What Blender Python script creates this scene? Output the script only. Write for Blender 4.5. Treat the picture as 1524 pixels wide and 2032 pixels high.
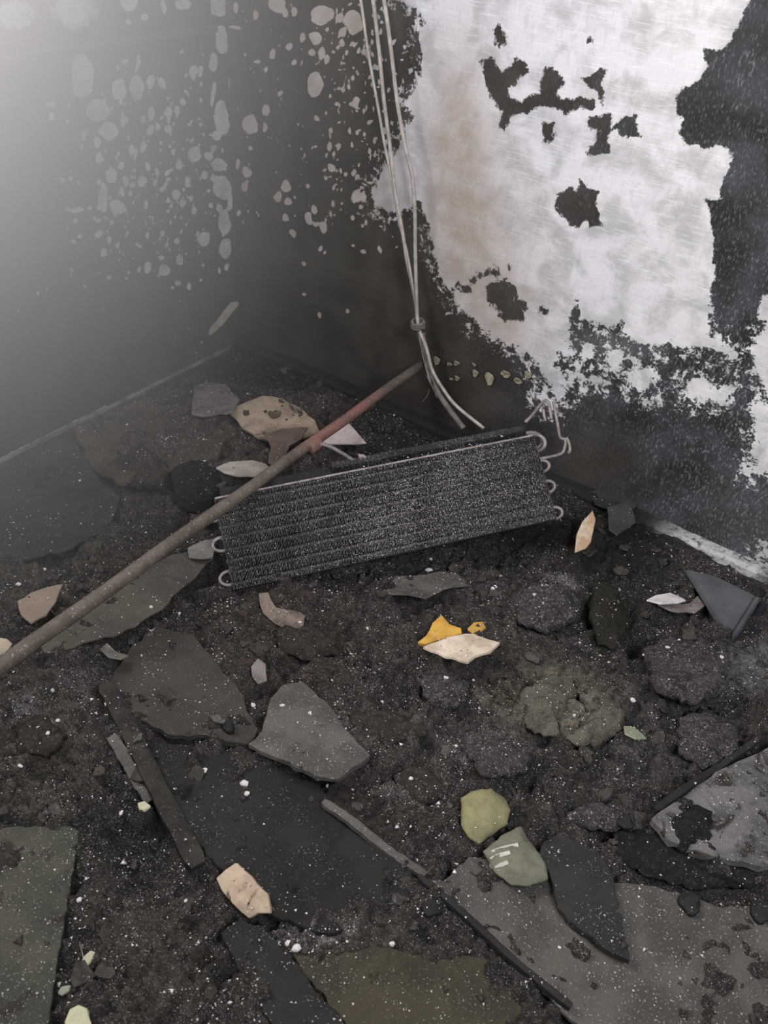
import bpy, bmesh, math, random
import numpy as np
from math import pi, sin, cos, radians
from mathutils import Vector, Matrix

for o in list(bpy.data.objects): bpy.data.objects.remove(o)
scn = bpy.context.scene
col = scn.collection
random.seed(7); RNG = np.random.default_rng(7)

# ------------------------------------------------------------------ camera
FPX, PITCH, ROLL, YAW = 1768.0, 0.665934, 0.0945535, 0.56228
IW, IH = 1524, 2032
CAM_H = 1.4
_f = np.array([0, cos(PITCH), -sin(PITCH)]); _r = np.array([1.0, 0, 0]); _u = np.cross(_r, _f)
_r2 = cos(ROLL)*_r + sin(ROLL)*_u; _u2 = -sin(ROLL)*_r + cos(ROLL)*_u
_M = np.array([[cos(YAW), -sin(YAW), 0], [sin(YAW), cos(YAW), 0], [0, 0, 1.0]])
CR, CU, CF = _M @ _r2, _M @ _u2, _M @ _f
def ray(px, py): return (px-IW/2)/FPX*CR - (py-IH/2)/FPX*CU + CF
_d = ray(470, 685); _t = -CAM_H/_d[2]
CP = np.array([-_d[0]*_t, -_d[1]*_t, CAM_H])          # the room corner is the origin
cam = bpy.data.cameras.new('camera'); camo = bpy.data.objects.new('camera', cam); col.objects.link(camo)
camo.matrix_world = Matrix(((CR[0], CU[0], -CF[0], CP[0]), (CR[1], CU[1], -CF[1], CP[1]), (CR[2], CU[2], -CF[2], CP[2]), (0, 0, 0, 1)))
cam.sensor_fit = 'VERTICAL'; cam.sensor_height = 24; cam.lens = 24*FPX/IH; cam.clip_start = .02
cam.dof.use_dof = True; cam.dof.focus_distance = 1.7; cam.dof.aperture_fstop = 4.0
scn.camera = camo

# ------------------------------------------------------------------ light and exposure
scn.view_settings.view_transform = 'Standard'; scn.view_settings.look = 'None'
scn.view_settings.gamma = 1; scn.view_settings.use_curve_mapping = False
scn.view_settings.exposure = 0.12
world = bpy.data.worlds.new('world'); scn.world = world; world.use_nodes = True
bg = world.node_tree.nodes['Background']; bg.inputs[0].default_value = (1, .945, .86, 1); bg.inputs[1].default_value = .37
def area(name, loc, target, sx, sy, power, colr):
    l = bpy.data.lights.new(name, 'AREA'); l.shape = 'RECTANGLE'; l.size = sx; l.size_y = sy; l.energy = power; l.color = colr
    o = bpy.data.objects.new(name, l); col.objects.link(o); o.location = loc
    o.rotation_euler = (Vector(target)-Vector(loc)).to_track_quat('-Z', 'Y').to_euler(); return o
area('window_daylight', (.04, -1.34, 1.58), (1.05, -.35, .80), .9, .85, 175, (1, .92, .80))
area('cool_fill', (2.6, -1.7, 2.0), (1.4, 0, .7), .8, .8, 42, (.86, .89, 1))  # added cool fill lamp for the right wall, no such source seen

# ------------------------------------------------------------------ helpers
def project(P):
    D = P - CP
    z = D @ CF
    return (D @ CR)/z*FPX + IW/2, -(D @ CU)/z*FPX + IH/2
def on_plane(px, py, p0, n):
    d = ray(px, py); t = np.dot(np.array(p0)-CP, n)/np.dot(d, n); return CP + d*t
def on_z(px, py, z=0): return on_plane(px, py, (0, 0, z), np.array([0, 0, 1.0]))
def on_y(px, py, y=0): return on_plane(px, py, (0, y, 0), np.array([0, 1.0, 0]))

_T = {}
def vnoise(x, y, seed):
    if seed not in _T: _T[seed] = np.random.default_rng(seed).random((256, 256))
    T = _T[seed]
    xi = np.floor(x).astype(int); yi = np.floor(y).astype(int); fx = x-xi; fy = y-yi
    fx = fx*fx*fx*(fx*(fx*6-15)+10); fy = fy*fy*fy*(fy*(fy*6-15)+10)
    a = T[xi & 255, yi & 255]; b = T[(xi+1) & 255, yi & 255]; c = T[xi & 255, (yi+1) & 255]; d = T[(xi+1) & 255, (yi+1) & 255]
    return (a*(1-fx)+b*fx)*(1-fy)+(c*(1-fx)+d*fx)*fy
def fbm(x, y, sc, octv, seed, ridge=False):
    s = 0; a = 1; tot = 0
    for k in range(octv):
        v = vnoise(x*sc+17*k, y*sc-9*k, seed+k)*2-1
        if ridge: v = 1-2*abs(v)
        s = s+a*v; tot += a; a *= .52; sc *= 2.05
    return s/tot
def sst(v, a, b):
    t = np.clip((v-a)/(b-a), 0, 1); return t*t*(3-2*t)

def poly_sd(X, Y, poly):
    """signed distance (positive inside) of points to a polygon"""
    P = np.array(poly, float); n = len(P)
    out = np.full(X.shape, -1e3)
    m = (X > P[:, 0].min()-60) & (X < P[:, 0].max()+60) & (Y > P[:, 1].min()-60) & (Y < P[:, 1].max()+60)
    x = X[m]; y = Y[m]
    best = np.full(x.shape, 1e9); ins = np.zeros(x.shape, bool)
    for i in range(n):
        ax, ay = P[i]; bx, by = P[(i+1) % n]
        dx, dy = bx-ax, by-ay; L = dx*dx+dy*dy+1e-9
        t = np.clip(((x-ax)*dx+(y-ay)*dy)/L, 0, 1)
        best = np.minimum(best, (x-ax-t*dx)**2+(y-ay-t*dy)**2)
        if ay != by:
            c = ((ay > y) != (by > y)) & (x < (bx-ax)*(y-ay)/(by-ay)+ax); ins ^= c
    d = np.sqrt(best); out[m] = np.where(ins, d, -d); return out

def tag(o, label=None, cat=None, group=None, kind=None):
    if label: o['label'] = label
    if cat: o['category'] = cat
    if group: o['group'] = group
    if kind: o['kind'] = kind
    return o
def empty(name, loc=(0, 0, 0)):
    o = bpy.data.objects.new(name, None); o.empty_display_size = .03; col.objects.link(o); o.location = loc; return o
def link(name, me, mat, parent=None, smooth=False):
    o = bpy.data.objects.new(name, me); col.objects.link(o)
    if mat: me.materials.append(mat)
    if smooth: me.polygons.foreach_set('use_smooth', [True]*len(me.polygons))
    if parent is not None:
        o.parent = parent; o.matrix_parent_inverse = Matrix.Identity(4)
        o.location = -Vector(parent.location) if parent.parent is None else (0, 0, 0)
    return o
def pydata(name, V, F, mat, parent=None, smooth=False):
    me = bpy.data.meshes.new(name); me.from_pydata([tuple(map(float, v)) for v in V], [], [tuple(map(int, f)) for f in F]); me.update()
    return link(name, me, mat, parent, smooth)
def recenter(o):
    """move a top-level mesh's origin to its own base"""
    me = o.data; n = len(me.vertices); a = np.empty(n*3); me.vertices.foreach_get('co', a); a = a.reshape(-1, 3)
    c = a.mean(0); c[2] = a[:, 2].min(); a -= c; me.vertices.foreach_set('co', a.ravel()); me.update(); o.location = c; return o

def grid_mesh(name, U, Vv, fn, mat, attrs=None):
    nu, nv = len(U), len(Vv)
    A, B = np.meshgrid(U, Vv, indexing='ij'); P = fn(A.ravel(), B.ravel())
    i = np.arange(nu*nv).reshape(nu, nv)
    Fq = np.stack([i[:-1, :-1], i[1:, :-1], i[1:, 1:], i[:-1, 1:]], -1).reshape(-1, 4)
    me = bpy.data.meshes.new(name)
    me.vertices.add(len(P)); me.vertices.foreach_set('co', P.astype(np.float32).ravel())
    me.loops.add(Fq.size); me.loops.foreach_set('vertex_index', Fq.ravel().astype(np.int32))
    me.polygons.add(len(Fq)); me.polygons.foreach_set('loop_start', np.arange(0, Fq.size, 4, dtype=np.int32))
    me.update(calc_edges=True)
    me.polygons.foreach_set('use_smooth', np.ones(len(Fq), bool))
    for k, v in (attrs or {}).items():
        if v.ndim == 1:
            a = me.attributes.new(k, 'FLOAT', 'POINT'); a.data.foreach_set('value', v.astype(np.float32))
        else:
            a = me.attributes.new(k, 'FLOAT_COLOR', 'POINT')
            a.data.foreach_set('color', np.c_[v, np.ones(len(v))].astype(np.float32).ravel())
    me.materials.append(mat); me.validate()
    o = bpy.data.objects.new(name, me); col.objects.link(o); return o

def catmull(pts, n=8):
    P = [np.array(p, float) for p in pts]; P = [2*P[0]-P[1]]+P+[2*P[-1]-P[-2]]; out = []
    for i in range(1, len(P)-2):
        for k in range(n):
            t = k/n
            out.append(.5*((2*P[i])+(-P[i-1]+P[i+1])*t+(2*P[i-1]-5*P[i]+4*P[i+1]-P[i+2])*t*t+(-P[i-1]+3*P[i]-3*P[i+1]+P[i+2])*t**3))
    out.append(P[-2]); return out
def tube(path, r, seg=12, jit=0, cap=True):
    """V, F of a tube along the path; r a number or a function of 0..1"""
    P = [np.array(p, float) for p in path]; n = len(P); V = []; F = []
    up = np.array([0, 0, 1.0]); T0 = P[1]-P[0]; T0 /= np.linalg.norm(T0)
    if abs(T0 @ up) > .9: up = np.array([1.0, 0, 0])
    N = up-(up @ T0)*T0; N /= np.linalg.norm(N)
    for i in range(n):
        T = P[min(i+1, n-1)]-P[max(i-1, 0)]; T /= np.linalg.norm(T)+1e-12
        N = N-(N @ T)*T; N /= np.linalg.norm(N); B = np.cross(T, N)
        rr = r(i/(n-1)) if callable(r) else r
        rr *= 1+jit*random.uniform(-1, 1)
        for k in range(seg):
            a = 2*pi*k/seg; V.append(P[i]+rr*(cos(a)*N+sin(a)*B))
    for i in range(n-1):
        for k in range(seg):
            a = i*seg+k; b = i*seg+(k+1) % seg; F.append((a, b, b+seg, a+seg))
    if cap:
        F.append(tuple(range(seg))[::-1]); F.append(tuple((n-1)*seg+k for k in range(seg)))
    return V, F

# ------------------------------------------------------------------ materials
class NT:
    def __init__(s, name):
        s.m = bpy.data.materials.new(name); s.m.use_nodes = True; s.t = s.m.node_tree; s.n = s.t.nodes
        s.b = s.n['Principled BSDF']; s.tc = s.n.new('ShaderNodeTexCoord')
    def link(s, a, b): s.t.links.new(a, b)
    def set(s, sock, v):
        if isinstance(v, bpy.types.NodeSocket): s.link(v, sock)
        else: sock.default_value = v
    def noise(s, scale, detail=4, rough=.6, dist=0, vec=None):
        n = s.n.new('ShaderNodeTexNoise'); n.inputs['Scale'].default_value = scale; n.inputs['Detail'].default_value = detail
        n.inputs['Roughness'].default_value = rough; n.inputs['Distortion'].default_value = dist
        s.link(vec or s.tc.outputs['Object'], n.inputs['Vector']); return n.outputs['Fac']
    def voro(s, scale, feature='F1', vec=None, out='Distance'):
        n = s.n.new('ShaderNodeTexVoronoi'); n.feature = feature; n.inputs['Scale'].default_value = scale
        s.link(vec or s.tc.outputs['Object'], n.inputs['Vector']); return n.outputs[out]
    def mapped(s, scale, rot=(0, 0, 0)):
        n = s.n.new('ShaderNodeMapping'); n.inputs['Scale'].default_value = scale; n.inputs['Rotation'].default_value = rot
        s.link(s.tc.outputs['Object'], n.inputs['Vector']); return n.outputs[0]
    def math(s, op, a, b=0.0, c=None):
        n = s.n.new('ShaderNodeMath'); n.operation = op; s.set(n.inputs[0], a); s.set(n.inputs[1], b)
        if c is not None: s.set(n.inputs[2], c)
        return n.outputs[0]
    def step(s, v, a, b, lo=0.0, hi=1.0):
        n = s.n.new('ShaderNodeMapRange'); n.interpolation_type = 'SMOOTHSTEP'
        s.set(n.inputs['Value'], v); n.inputs['From Min'].default_value = a; n.inputs['From Max'].default_value = b
        n.inputs['To Min'].default_value = lo; n.inputs['To Max'].default_value = hi; return n.outputs[0]
    def mix(s, f, a, b):
        n = s.n.new('ShaderNodeMix'); n.data_type = 'RGBA'; s.set(n.inputs[0], f)
        for k, v in ((6, a), (7, b)):
            if isinstance(v, tuple): v = (*v[:3], 1)
            s.set(n.inputs[k], v)
        return n.outputs[2]
    def attr(s, name, out='Fac'):
        n = s.n.new('ShaderNodeAttribute'); n.attribute_name = name; return n.outputs[out]
    def nz(s):
        g = s.n.new('ShaderNodeNewGeometry'); x = s.n.new('ShaderNodeSeparateXYZ'); s.link(g.outputs['Normal'], x.inputs[0]); return x.outputs[2]
    def bump(s, h, dist, strength=1.0, prev=None):
        n = s.n.new('ShaderNodeBump'); n.inputs['Distance'].default_value = dist; n.inputs['Strength'].default_value = strength
        s.link(h, n.inputs['Height'])
        if prev: s.link(prev, n.inputs['Normal'])
        return n.outputs[0]
    def done(s, color, rough=.85, normal=None, metal=0.0, spec=.3):
        s.set(s.b.inputs['Base Color'], (*color, 1) if isinstance(color, tuple) else color)
        s.set(s.b.inputs['Roughness'], rough); s.set(s.b.inputs['Metallic'], metal); s.b.inputs['Specular IOR Level'].default_value = spec
        if normal: s.link(normal, s.b.inputs['Normal'])
        return s.m

def mottled(name, c1, c2, scale=18, dust=.3, dustc=(.42, .39, .37), rough=.85, bump=.0015, char=0.0, metal=0.0, spec=.3):
    """two-tone surface with a scatter of ash grains and optional charred blotches"""
    m = NT(name)
    c = m.mix(m.step(m.noise(scale, 5, .65), .38, .62), c1, c2)
    if char > 0:
        c = m.mix(m.step(m.noise(scale*.8, 6, .7, .6), .62-char*.25, .70-char*.25), c, (.022, .018, .015))
    g = m.math('MULTIPLY', m.step(m.noise(300, 2, .6), .60, .70), m.step(m.noise(26, 4, .7), .64-dust*.4, .78-dust*.3))
    c = m.mix(g, c, dustc)
    h = m.math('ADD', m.noise(60, 5, .7), m.math('MULTIPLY', g, .5))
    return m.done(c, rough, m.bump(h, bump), metal, spec)

def wall_mat(name, soot_a, soot_b, speck_amt, bare, tinted):
    m = NT(name)
    o = m.tc.outputs['Object']
    mask = m.attr('mask'); ragged = m.attr('ragged')
    n1 = m.math('SUBTRACT', m.noise(38, 8, .72, .3), .5); n2 = m.math('SUBTRACT', m.noise(150, 4, .7), .5)
    n = m.math('ADD', m.math('MULTIPLY', n1, 2.6), m.math('MULTIPLY', n2, 1.0))
    v = m.math('MULTIPLY_ADD', n, ragged, mask)
    k = m.step(v, -.06, .10)
    # bare plaster: brushed horizontal filler marks, grey mottling and heat tint
    streak = m.noise(1, 6, .7, 0, m.mapped((14, 14, 260)))
    streak2 = m.noise(1, 5, .7, 0, m.mapped((150, 150, 22)))
    cloud = m.noise(11, 5, .6, .4)
    b = m.mix(m.step(cloud, .40, .64), bare, tuple(x*.66 for x in bare))
    b = m.mix(m.step(streak, .50, .66, 0, .40), b, (.86, .86, .86))
    b = m.mix(m.step(streak2, .52, .72, 0, .28), b, (.36, .34, .34))
    b = m.mix(m.math('MULTIPLY', m.attr('scorch'), m.step(m.noise(16, 5, .65), .25, .70, .55, 1.0)), b, tinted)
    b = m.mix(m.step(m.noise(24, 5, .75, .3), .60, .72, 0, .35), b, (.30, .29, .30))
    # soot with ash specks caught on it
    s = m.mix(m.step(m.noise(9, 5, .6), .35, .65), soot_a, soot_b)
    if name.startswith('burnt'): s = m.mix(m.step(m.attr('dusty'), .0, .55), m.mix(m.step(m.noise(7, 5, .6), .35, .65), (.036, .031, .025), (.060, .053, .043)), s)
    fine = m.noise(1, 3, .6, 0, m.mapped((260, 260, 95)))
    dusty = m.math('MULTIPLY', m.attr('dusty'), m.step(m.noise(20, 5, .7), .35, .65, .35, 1.0))
    s = m.mix(m.math('MULTIPLY', m.step(fine, .50, .74), m.math('MULTIPLY', dusty, speck_amt)), s, (.55, .55, .58))
    s = m.mix(m.math('MULTIPLY', m.attr('grey'), m.step(m.noise(60, 4, .7), .3, .7, .5, 1.0)), s, (.13, .13, .135))
    c = m.mix(k, s, b)
    h = m.math('ADD', m.math('MULTIPLY', m.noise(70, 6, .7), .6), m.math('MULTIPLY', k, -.6))
    nrm = m.bump(h, .0022, .8)
    return m.done(c, m.mix(k, (.75, .75, .75), (.85, .85, .85)), nrm, 0, .25)

# ------------------------------------------------------------------ walls
MAIN = [(770,-260),(800,-120),(790,0),(835,22),(845,45),(830,70),(836,100),(832,150),(828,170),(808,200),(816,240),(803,262),(788,292),(758,340),(738,375),(748,412),(790,422),(828,402),(845,430),(858,500),(872,545),(893,570),(905,610),(940,640),(965,660),(1010,690),(1040,700),(1062,722),(1085,760),(1105,792),(1128,790),(1120,750),(1100,720),(1110,700),(1140,720),(1136,690),(1130,650),(1142,600),(1160,640),(1200,650),(1235,645),(1245,670),(1270,688),(1328,678),(1340,700),(1380,682),(1420,700),(1445,712),(1458,718),(1460,700),(1440,678),(1415,665),(1410,640),(1416,560),(1418,480),(1412,430),(1403,402),(1430,390),(1441,370),(1438,350),(1450,330),(1455,303),(1440,292),(1400,290),(1358,287),(1352,265),(1358,250),(1342,200),(1358,172),(1385,160),(1402,135),(1398,100),(1430,102),(1445,85),(1468,50),(1480,20),(1495,-40),(1520,-260)]
HOLES = [[(955,118),(975,108),(985,130),(1000,150),(1020,113),(1040,120),(1047,145),(1020,162),(1003,170),(1005,188),(1030,200),(1050,192),(1072,186),(1080,140),(1095,133),(1120,150),(1117,175),(1102,187),(1112,200),(1130,200),(1160,190),(1180,202),(1175,218),(1150,212),(1122,232),(1105,218),(1080,208),(1040,222),(1012,233),(1005,257),(990,246),(995,225),(975,195)],
 [(1150,152),(1173,150),(1185,135),(1200,140),(1196,165),(1202,190),(1195,212),(1186,182),(1160,166)],
 [(1170,235),(1200,230),(1212,225),(1216,248),(1240,232),(1265,225),(1262,242),(1272,270),(1245,272),(1230,252),(1210,262),(1205,280),(1212,302),(1185,307),(1163,300),(1175,284),(1190,260),(1170,250)],
 [(1080,245),(1098,244),(1099,276),(1080,280)],
 [(1150,353),(1165,370),(1190,380),(1186,410),(1192,446),(1175,450),(1165,436),(1145,452),(1130,430),(1108,418),(1108,385),(1130,368),(1145,378)],
 [(968,570),(990,560),(1000,552),(1025,572),(1020,590),(1042,600),(1037,632),(1002,637),(985,615),(968,595)],
 [(935,548),(944,548),(944,560),(935,560)], [(950,540),(958,540),(958,551),(950,551)], [(965,532),(974,532),(974,545),(965,545)], [(980,528),(990,530),(988,545),(979,543)], [(1006,528),(1014,530),(1012,542),(1005,540)],
 [(898,562),(912,560),(912,575),(898,574)], [(920,570),(932,568),(932,580),(920,580)], [(1076,610),(1086,610),(1086,628),(1076,626)], [(1168,70),(1178,68),(1179,84),(1169,84)],
 [(975,60),(985,48),(1000,75),(1003,92),(985,95)]]
PATCH = [[(1140,700),(1160,680),(1185,690),(1180,712),(1160,722),(1148,712)], [(1200,700),(1230,693),(1242,712),(1232,735),(1225,752),(1212,735),(1198,718)], [(1245,730),(1262,722),(1280,728),(1300,722),(1305,748),(1290,766),(1270,788),(1255,775),(1240,758)],
 [(1358,752),(1385,745),(1405,750),(1425,772),(1440,760),(1450,770),(1445,795),(1425,800),(1405,790),(1375,800),(1360,790)], [(1530,570),(1512,590),(1505,620),(1524,645),(1600,650),(1700,500)], [(1600,640),(1522,640),(1505,660),(1492,690),(1490,720),(1508,762),(1528,790),(1600,800)],
 [(1495,800),(1530,790),(1600,850),(1560,930),(1500,945),(1480,948),(1482,925),(1500,915),(1482,902),(1490,880),(1505,870),(1490,850)], [(1165,735),(1200,742),(1198,770),(1170,762)], [(1130,738),(1152,725),(1158,745),(1140,775),(1122,762)],
 [(1070,700),(1100,735),(1085,745),(1060,730)], [(1290,788),(1300,780),(1302,800),(1288,800)], [(1060,790),(1080,770),(1100,790),(1120,805),(1105,815),(1075,800)], [(1510,1090),(1560,1080),(1560,1110),(1500,1105)]]
# flaked spots, (x, y, rx, ry) measured at twice the frame's scale
SPOTS = [(865,20,35,50),(880,160,30,55),(882,470,30,70),(990,492,34,42),(1250,335,34,50),(1275,60,45,35),(1250,150,25,30),(1345,75,18,20),(1350,130,14,18),(1275,215,18,25),(1235,210,12,15),(1300,240,12,18),(1082,218,12,18),(1152,180,14,16),(1020,60,12,22),(1130,45,12,20),(1170,45,15,20),(1100,15,36,40),(325,300,48,90),(475,350,28,42),(545,345,30,50),(600,325,18,28),(648,335,16,22),(390,440,45,40),(430,520,32,38),(600,450,18,28),(668,445,14,22),(565,470,12,18),(597,515,18,20),(630,505,12,16),(668,508,14,18),(570,575,12,28),(520,590,12,25),(770,615,26,30),(872,655,28,28),(882,745,38,45),(910,800,14,40),(890,880,25,50),(897,985,28,40),(812,945,22,26),(690,770,20,26),(705,655,16,22),(738,718,12,20),(755,785,10,16),(770,835,14,16),(660,690,10,14),(622,688,9,14),(585,655,10,16),(565,720,18,30),(445,700,24,32),(412,790,18,60),(465,822,30,24),(300,835,25,12),(350,830,12,10),(300,880,12,12),(390,933,16,16),(432,950,12,16),(410,1000,14,14),(472,970,8,12),(588,1065,16,24),(657,1078,22,24),(642,1028,12,14),(718,1035,16,26),(710,1128,12,12),(755,1138,8,12),(705,960,12,14),(645,925,10,12),(665,975,8,12),(553,1075,8,12),(430,1098,10,10),(395,620,16,26),(485,655,12,20),(460,620,8,8),(380,565,14,22),(330,540,12,20),(200,410,16,16),(202,465,12,16),(270,420,8,8),(1057,435,16,22),(1047,500,8,20),(1115,375,10,14),(995,585,10,12),(945,650,10,22),(980,680,18,20),(968,735,14,20),(955,850,8,14),(1130,740,20,26),(1102,785,14,22),(1142,798,14,14),(1130,865,12,18),(1225,865,18,28),(1253,830,12,18),(1285,900,20,26),(1250,885,10,12),(1160,927,12,12),(1270,990,10,12),(1312,665,14,18),(1222,738,10,12),(1415,780,16,24),(1440,780,14,16),(1270,1255,10,12),(1203,1165,10,8),(1378,1235,6,8),(1210,1045,8,8),(1200,150,12,20),(1060,275,10,14),(1020,240,10,10),(1168,250,10,14),(1400,90,38,50),(1415,410,14,24),(1395,420,12,10),(1355,180,10,14),(500,720,12,20),(525,735,12,14),(545,240,10,26),(495,240,12,14),(770,290,16,30),(800,285,12,22),(845,250,16,40),(650,745,8,12),(620,720,8,12),(930,110,22,8),(145,1165,8,10),(70,1235,6,6),(335,1130,8,6),(250,715,10,12),(280,712,8,12),(905,1060,9,16),(580,935,8,14),(520,860,6,6),(870,830,14,20),(850,710,12,14),(815,695,14,18),(720,810,10,18),(580,810,8,20),(485,765,12,20),(395,720,9,12),(370,870,8,10),(395,880,8,10),(437,880,9,12),(275,905,8,7),(290,958,14,8),(320,940,8,8),(1305,580,10,20),(1325,610,8,12),(1350,170,9,12),(940,30,12,22),(650,30,10,24),(575,70,14,16),(510,10,34,30),(725,15,30,20),(510,90,12,14),(700,440,10,20),(720,400,10,18),(540,600,10,20),(490,480,14,26),(845,380,10,50),(905,340,8,40),(860,540,18,20),(835,620,18,16),(850,590,12,12)]
_c = [(q[0], q[1]) for q in SPOTS]
rs = np.random.default_rng(3)
for i in range(330):                                       # fine flaking between the larger spots
    x = rs.normal(640, 210); y = rs.normal(680, 230)
    if 220 < x < 905 and 150 < y < 1150: SPOTS.append((x, y, rs.uniform(2.5, 8), rs.uniform(3.5, 11)))
for i in range(230):
    x = rs.normal(1430, 100); y = rs.uniform(0, 1150)*rs.uniform(.5, 1)
    if 1180 < x < 1640: SPOTS.append((x, y, rs.uniform(3, 9), rs.uniform(4, 13)))
for i in range(130):
    SPOTS.append((rs.uniform(940, 1500), rs.uniform(0, 900), rs.uniform(2, 5), rs.uniform(2.5, 7)))
for i in range(40):
    SPOTS.append((rs.uniform(0, 900), rs.uniform(1100, 1500), rs.uniform(2, 4), rs.uniform(2, 5)))
STREAKS = [([(50,272),(78,440),(95,560),(120,700)], 5, .5), ([(112,300),(132,420),(150,540),(172,740)], 3, .35), ([(172,740),(176,770)], 3, .3)]

def wall_attrs(P, which):
    X, Y = project(P); D = (P-CP) @ CF
    ok = D > .3; X = np.where(ok, X, -5e3); Y = np.where(ok, Y, -5e3)
    # wobble so that the outlines are torn instead of straight
    wx = fbm(X/10, Y/10, .35, 3, 40)*7; wy = fbm(X/10, Y/10, .35, 3, 50)*7
    Xw, Yw = X+wx, Y+wy
    mask = np.full(len(P), -3.0); rag = np.full(len(P), .22)
    def spots(right):
        nonlocal mask
        for (sx, sy, rx, ry) in SPOTS:
            x, y, a, b = sx/2, sy/2, rx/2, ry/2
            cornerx = 444+.034*y
            if (x > cornerx) != right: continue
            m = (abs(X-x) < a*2.6+6) & (abs(Y-y) < b*2.6+6)
            if not m.any(): continue
            q = np.sqrt(((X[m]+wx[m]*.9-x)/a)**2+((Y[m]+wy[m]*.9-y)/b)**2)
            mask[m] = np.maximum(mask[m], np.clip((1-q)*min(a, b)/7, -3, 1.2))
    spots(which == 'R')
    scorch = np.zeros(len(P)); dusty = np.zeros(len(P)); grey = np.zeros(len(P))
    if which == 'R':
        sd = poly_sd(Xw, Yw, MAIN)
        for h in HOLES: sd = np.minimum(sd, -poly_sd(Xw, Yw, h))
        for p in PATCH: sd = np.maximum(sd, poly_sd(Xw, Yw, p))
        mm = np.clip(sd/26, -3, 1.0)
        low = sst(Y, 520, 700)*sst(X, 780, 900)
        rag = np.maximum(rag, np.where(mm > -2, .16+.62*low*np.exp(-((sd+4)/55.)**2)+.42*np.exp(-(sd/15.)**2), .1))
        # the ragged fringe of flaking round the bare patch, left and below
        fr = np.exp(-((np.minimum(sd, 0)+0)/52.)**2)*((X < 900) | (Y > 640))
        band = -.55+.50*fr
        mm = np.where((sd < 0) & (sd > -75) & ((X < 930) | (Y > 640)), np.maximum(mm, band), mm)
        rag = np.where((sd < 0) & (sd > -75) & ((X < 930) | (Y > 640)), np.maximum(rag, .95*fr), rag)
        mask = np.maximum(mask, mm)
        scorch = np.clip(.85*np.exp(-((X-905)/75.)**2-((Y-270)/190.)**2)+.75*np.exp(-((X-935)/110.)**2-((Y-520)/180.)**2)+.5*np.exp(-((X-1010)/60.)**2-((Y-640)/80.)**2)+1.0*(1-sst(X, 700, 830)), 0, .95)
        dusty = sst(X, 880, 1120)*(.35+.65*sst(X, 1050, 1450))*(.45+.55*sst(Y, 450, 800))
        dusty *= 1-.85*np.exp(-((X-1200)/150.)**2-((Y-930)/110.)**2)*.9
        grey = .85*np.exp(-((X-1210)/110.)**2-((Y-685)/26.)**2)+.6*sst(X, 1330, 1480)*sst(Y, 880, 1000)*.5
    else:
        for pts, w, amp in STREAKS:
            for (ax, ay), (bx, by) in zip(pts[:-1], pts[1:]):
                t = np.clip(((X-ax)*(bx-ax)+(Y-ay)*(by-ay))/((bx-ax)**2+(by-ay)**2), 0, 1)
                d = np.hypot(X-ax-t*(bx-ax), Y-ay-t*(by-ay))
                if amp > 1: mask = np.maximum(mask, np.clip((w-d+wx*.5)/6, -3, 1))
                else: grey = np.maximum(grey, amp*1.2*np.exp(-(d/w)**2))
        grey = np.maximum(grey, .55*np.exp(-((X-140)/220.)**2-((Y-430)/260.)**2))
        for (x, y, a, b, s) in ((150, 20, 70, 50, .35), (30, 30, 60, 40, .35)):
            mask = np.maximum(mask, np.where(Y < 95, .35-np.sqrt(((X-x)/a)**2+((Y-y)/b)**2)*.5, -3)); 
        mask = np.maximum(mask, np.clip((13-abs(Y-(918-X*.487)))/14, -1, .5)*np.where(X < 215, 1, 0)-.25-3*(X >= 215))
        rag = np.where((abs(Y-(905-X*.487)) < 45) & (X < 230), .5, rag)
        dusty = .25*sst(Y, 600, 850)+.1
    return dict(mask=mask, ragged=rag, scorch=scorch, dusty=dusty, grey=np.clip(grey, 0, 1))
def fine_axis(a, b, c, d, s):
    """coarse from a to b, fine step s from b to c, coarse to d"""
    L = [np.arange(b, c, s), np.array([c])]
    if a < b: L.insert(0, np.linspace(a, b, 12)[:-1])
    if d > c: L.append(np.linspace(c, d, 14))
    return np.unique(np.concatenate(L))
soot_wall_l = wall_mat('sooty_painted_plaster', (.040, .040, .033), (.060, .056, .047), .5, (.56, .53, .45), (.5, .45, .36))
soot_wall_r = wall_mat('burnt_white_plaster', (.018, .0175, .017), (.050, .050, .057), .55, (.66, .64, .65), (.37, .295, .225))
ZA = fine_axis(0, 0, 1.26, 2.4, .0042)
def wl_rip(y, z): return .0035*fbm(y, z, 5, 4, 61)
YA = fine_axis(-2.6, -1.0, 0, 0, .0045)
P = np.stack(np.meshgrid(YA, ZA, indexing='ij'), -1).reshape(-1, 2)
PL = np.c_[np.zeros(len(P)), P]
wl = grid_mesh('wall_left', YA, ZA, lambda a, b: np.c_[wl_rip(a, b)*np.minimum(1, -a*20), a, b], soot_wall_l, wall_attrs(PL, 'L'))
XA = fine_axis(0, 0, 1.85, 2.8, .0042)
P = np.stack(np.meshgrid(XA, ZA, indexing='ij'), -1).reshape(-1, 2)
PR = np.c_[P[:, 0], np.zeros(len(P)), P[:, 1]]
wr = grid_mesh('wall_right', XA, ZA, lambda a, b: np.c_[a, wl_rip(a+7, b)*np.minimum(1, a*20), b], soot_wall_r, wall_attrs(PR, 'R'))
for o in (wl, wr): tag(o, kind='structure')

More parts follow.
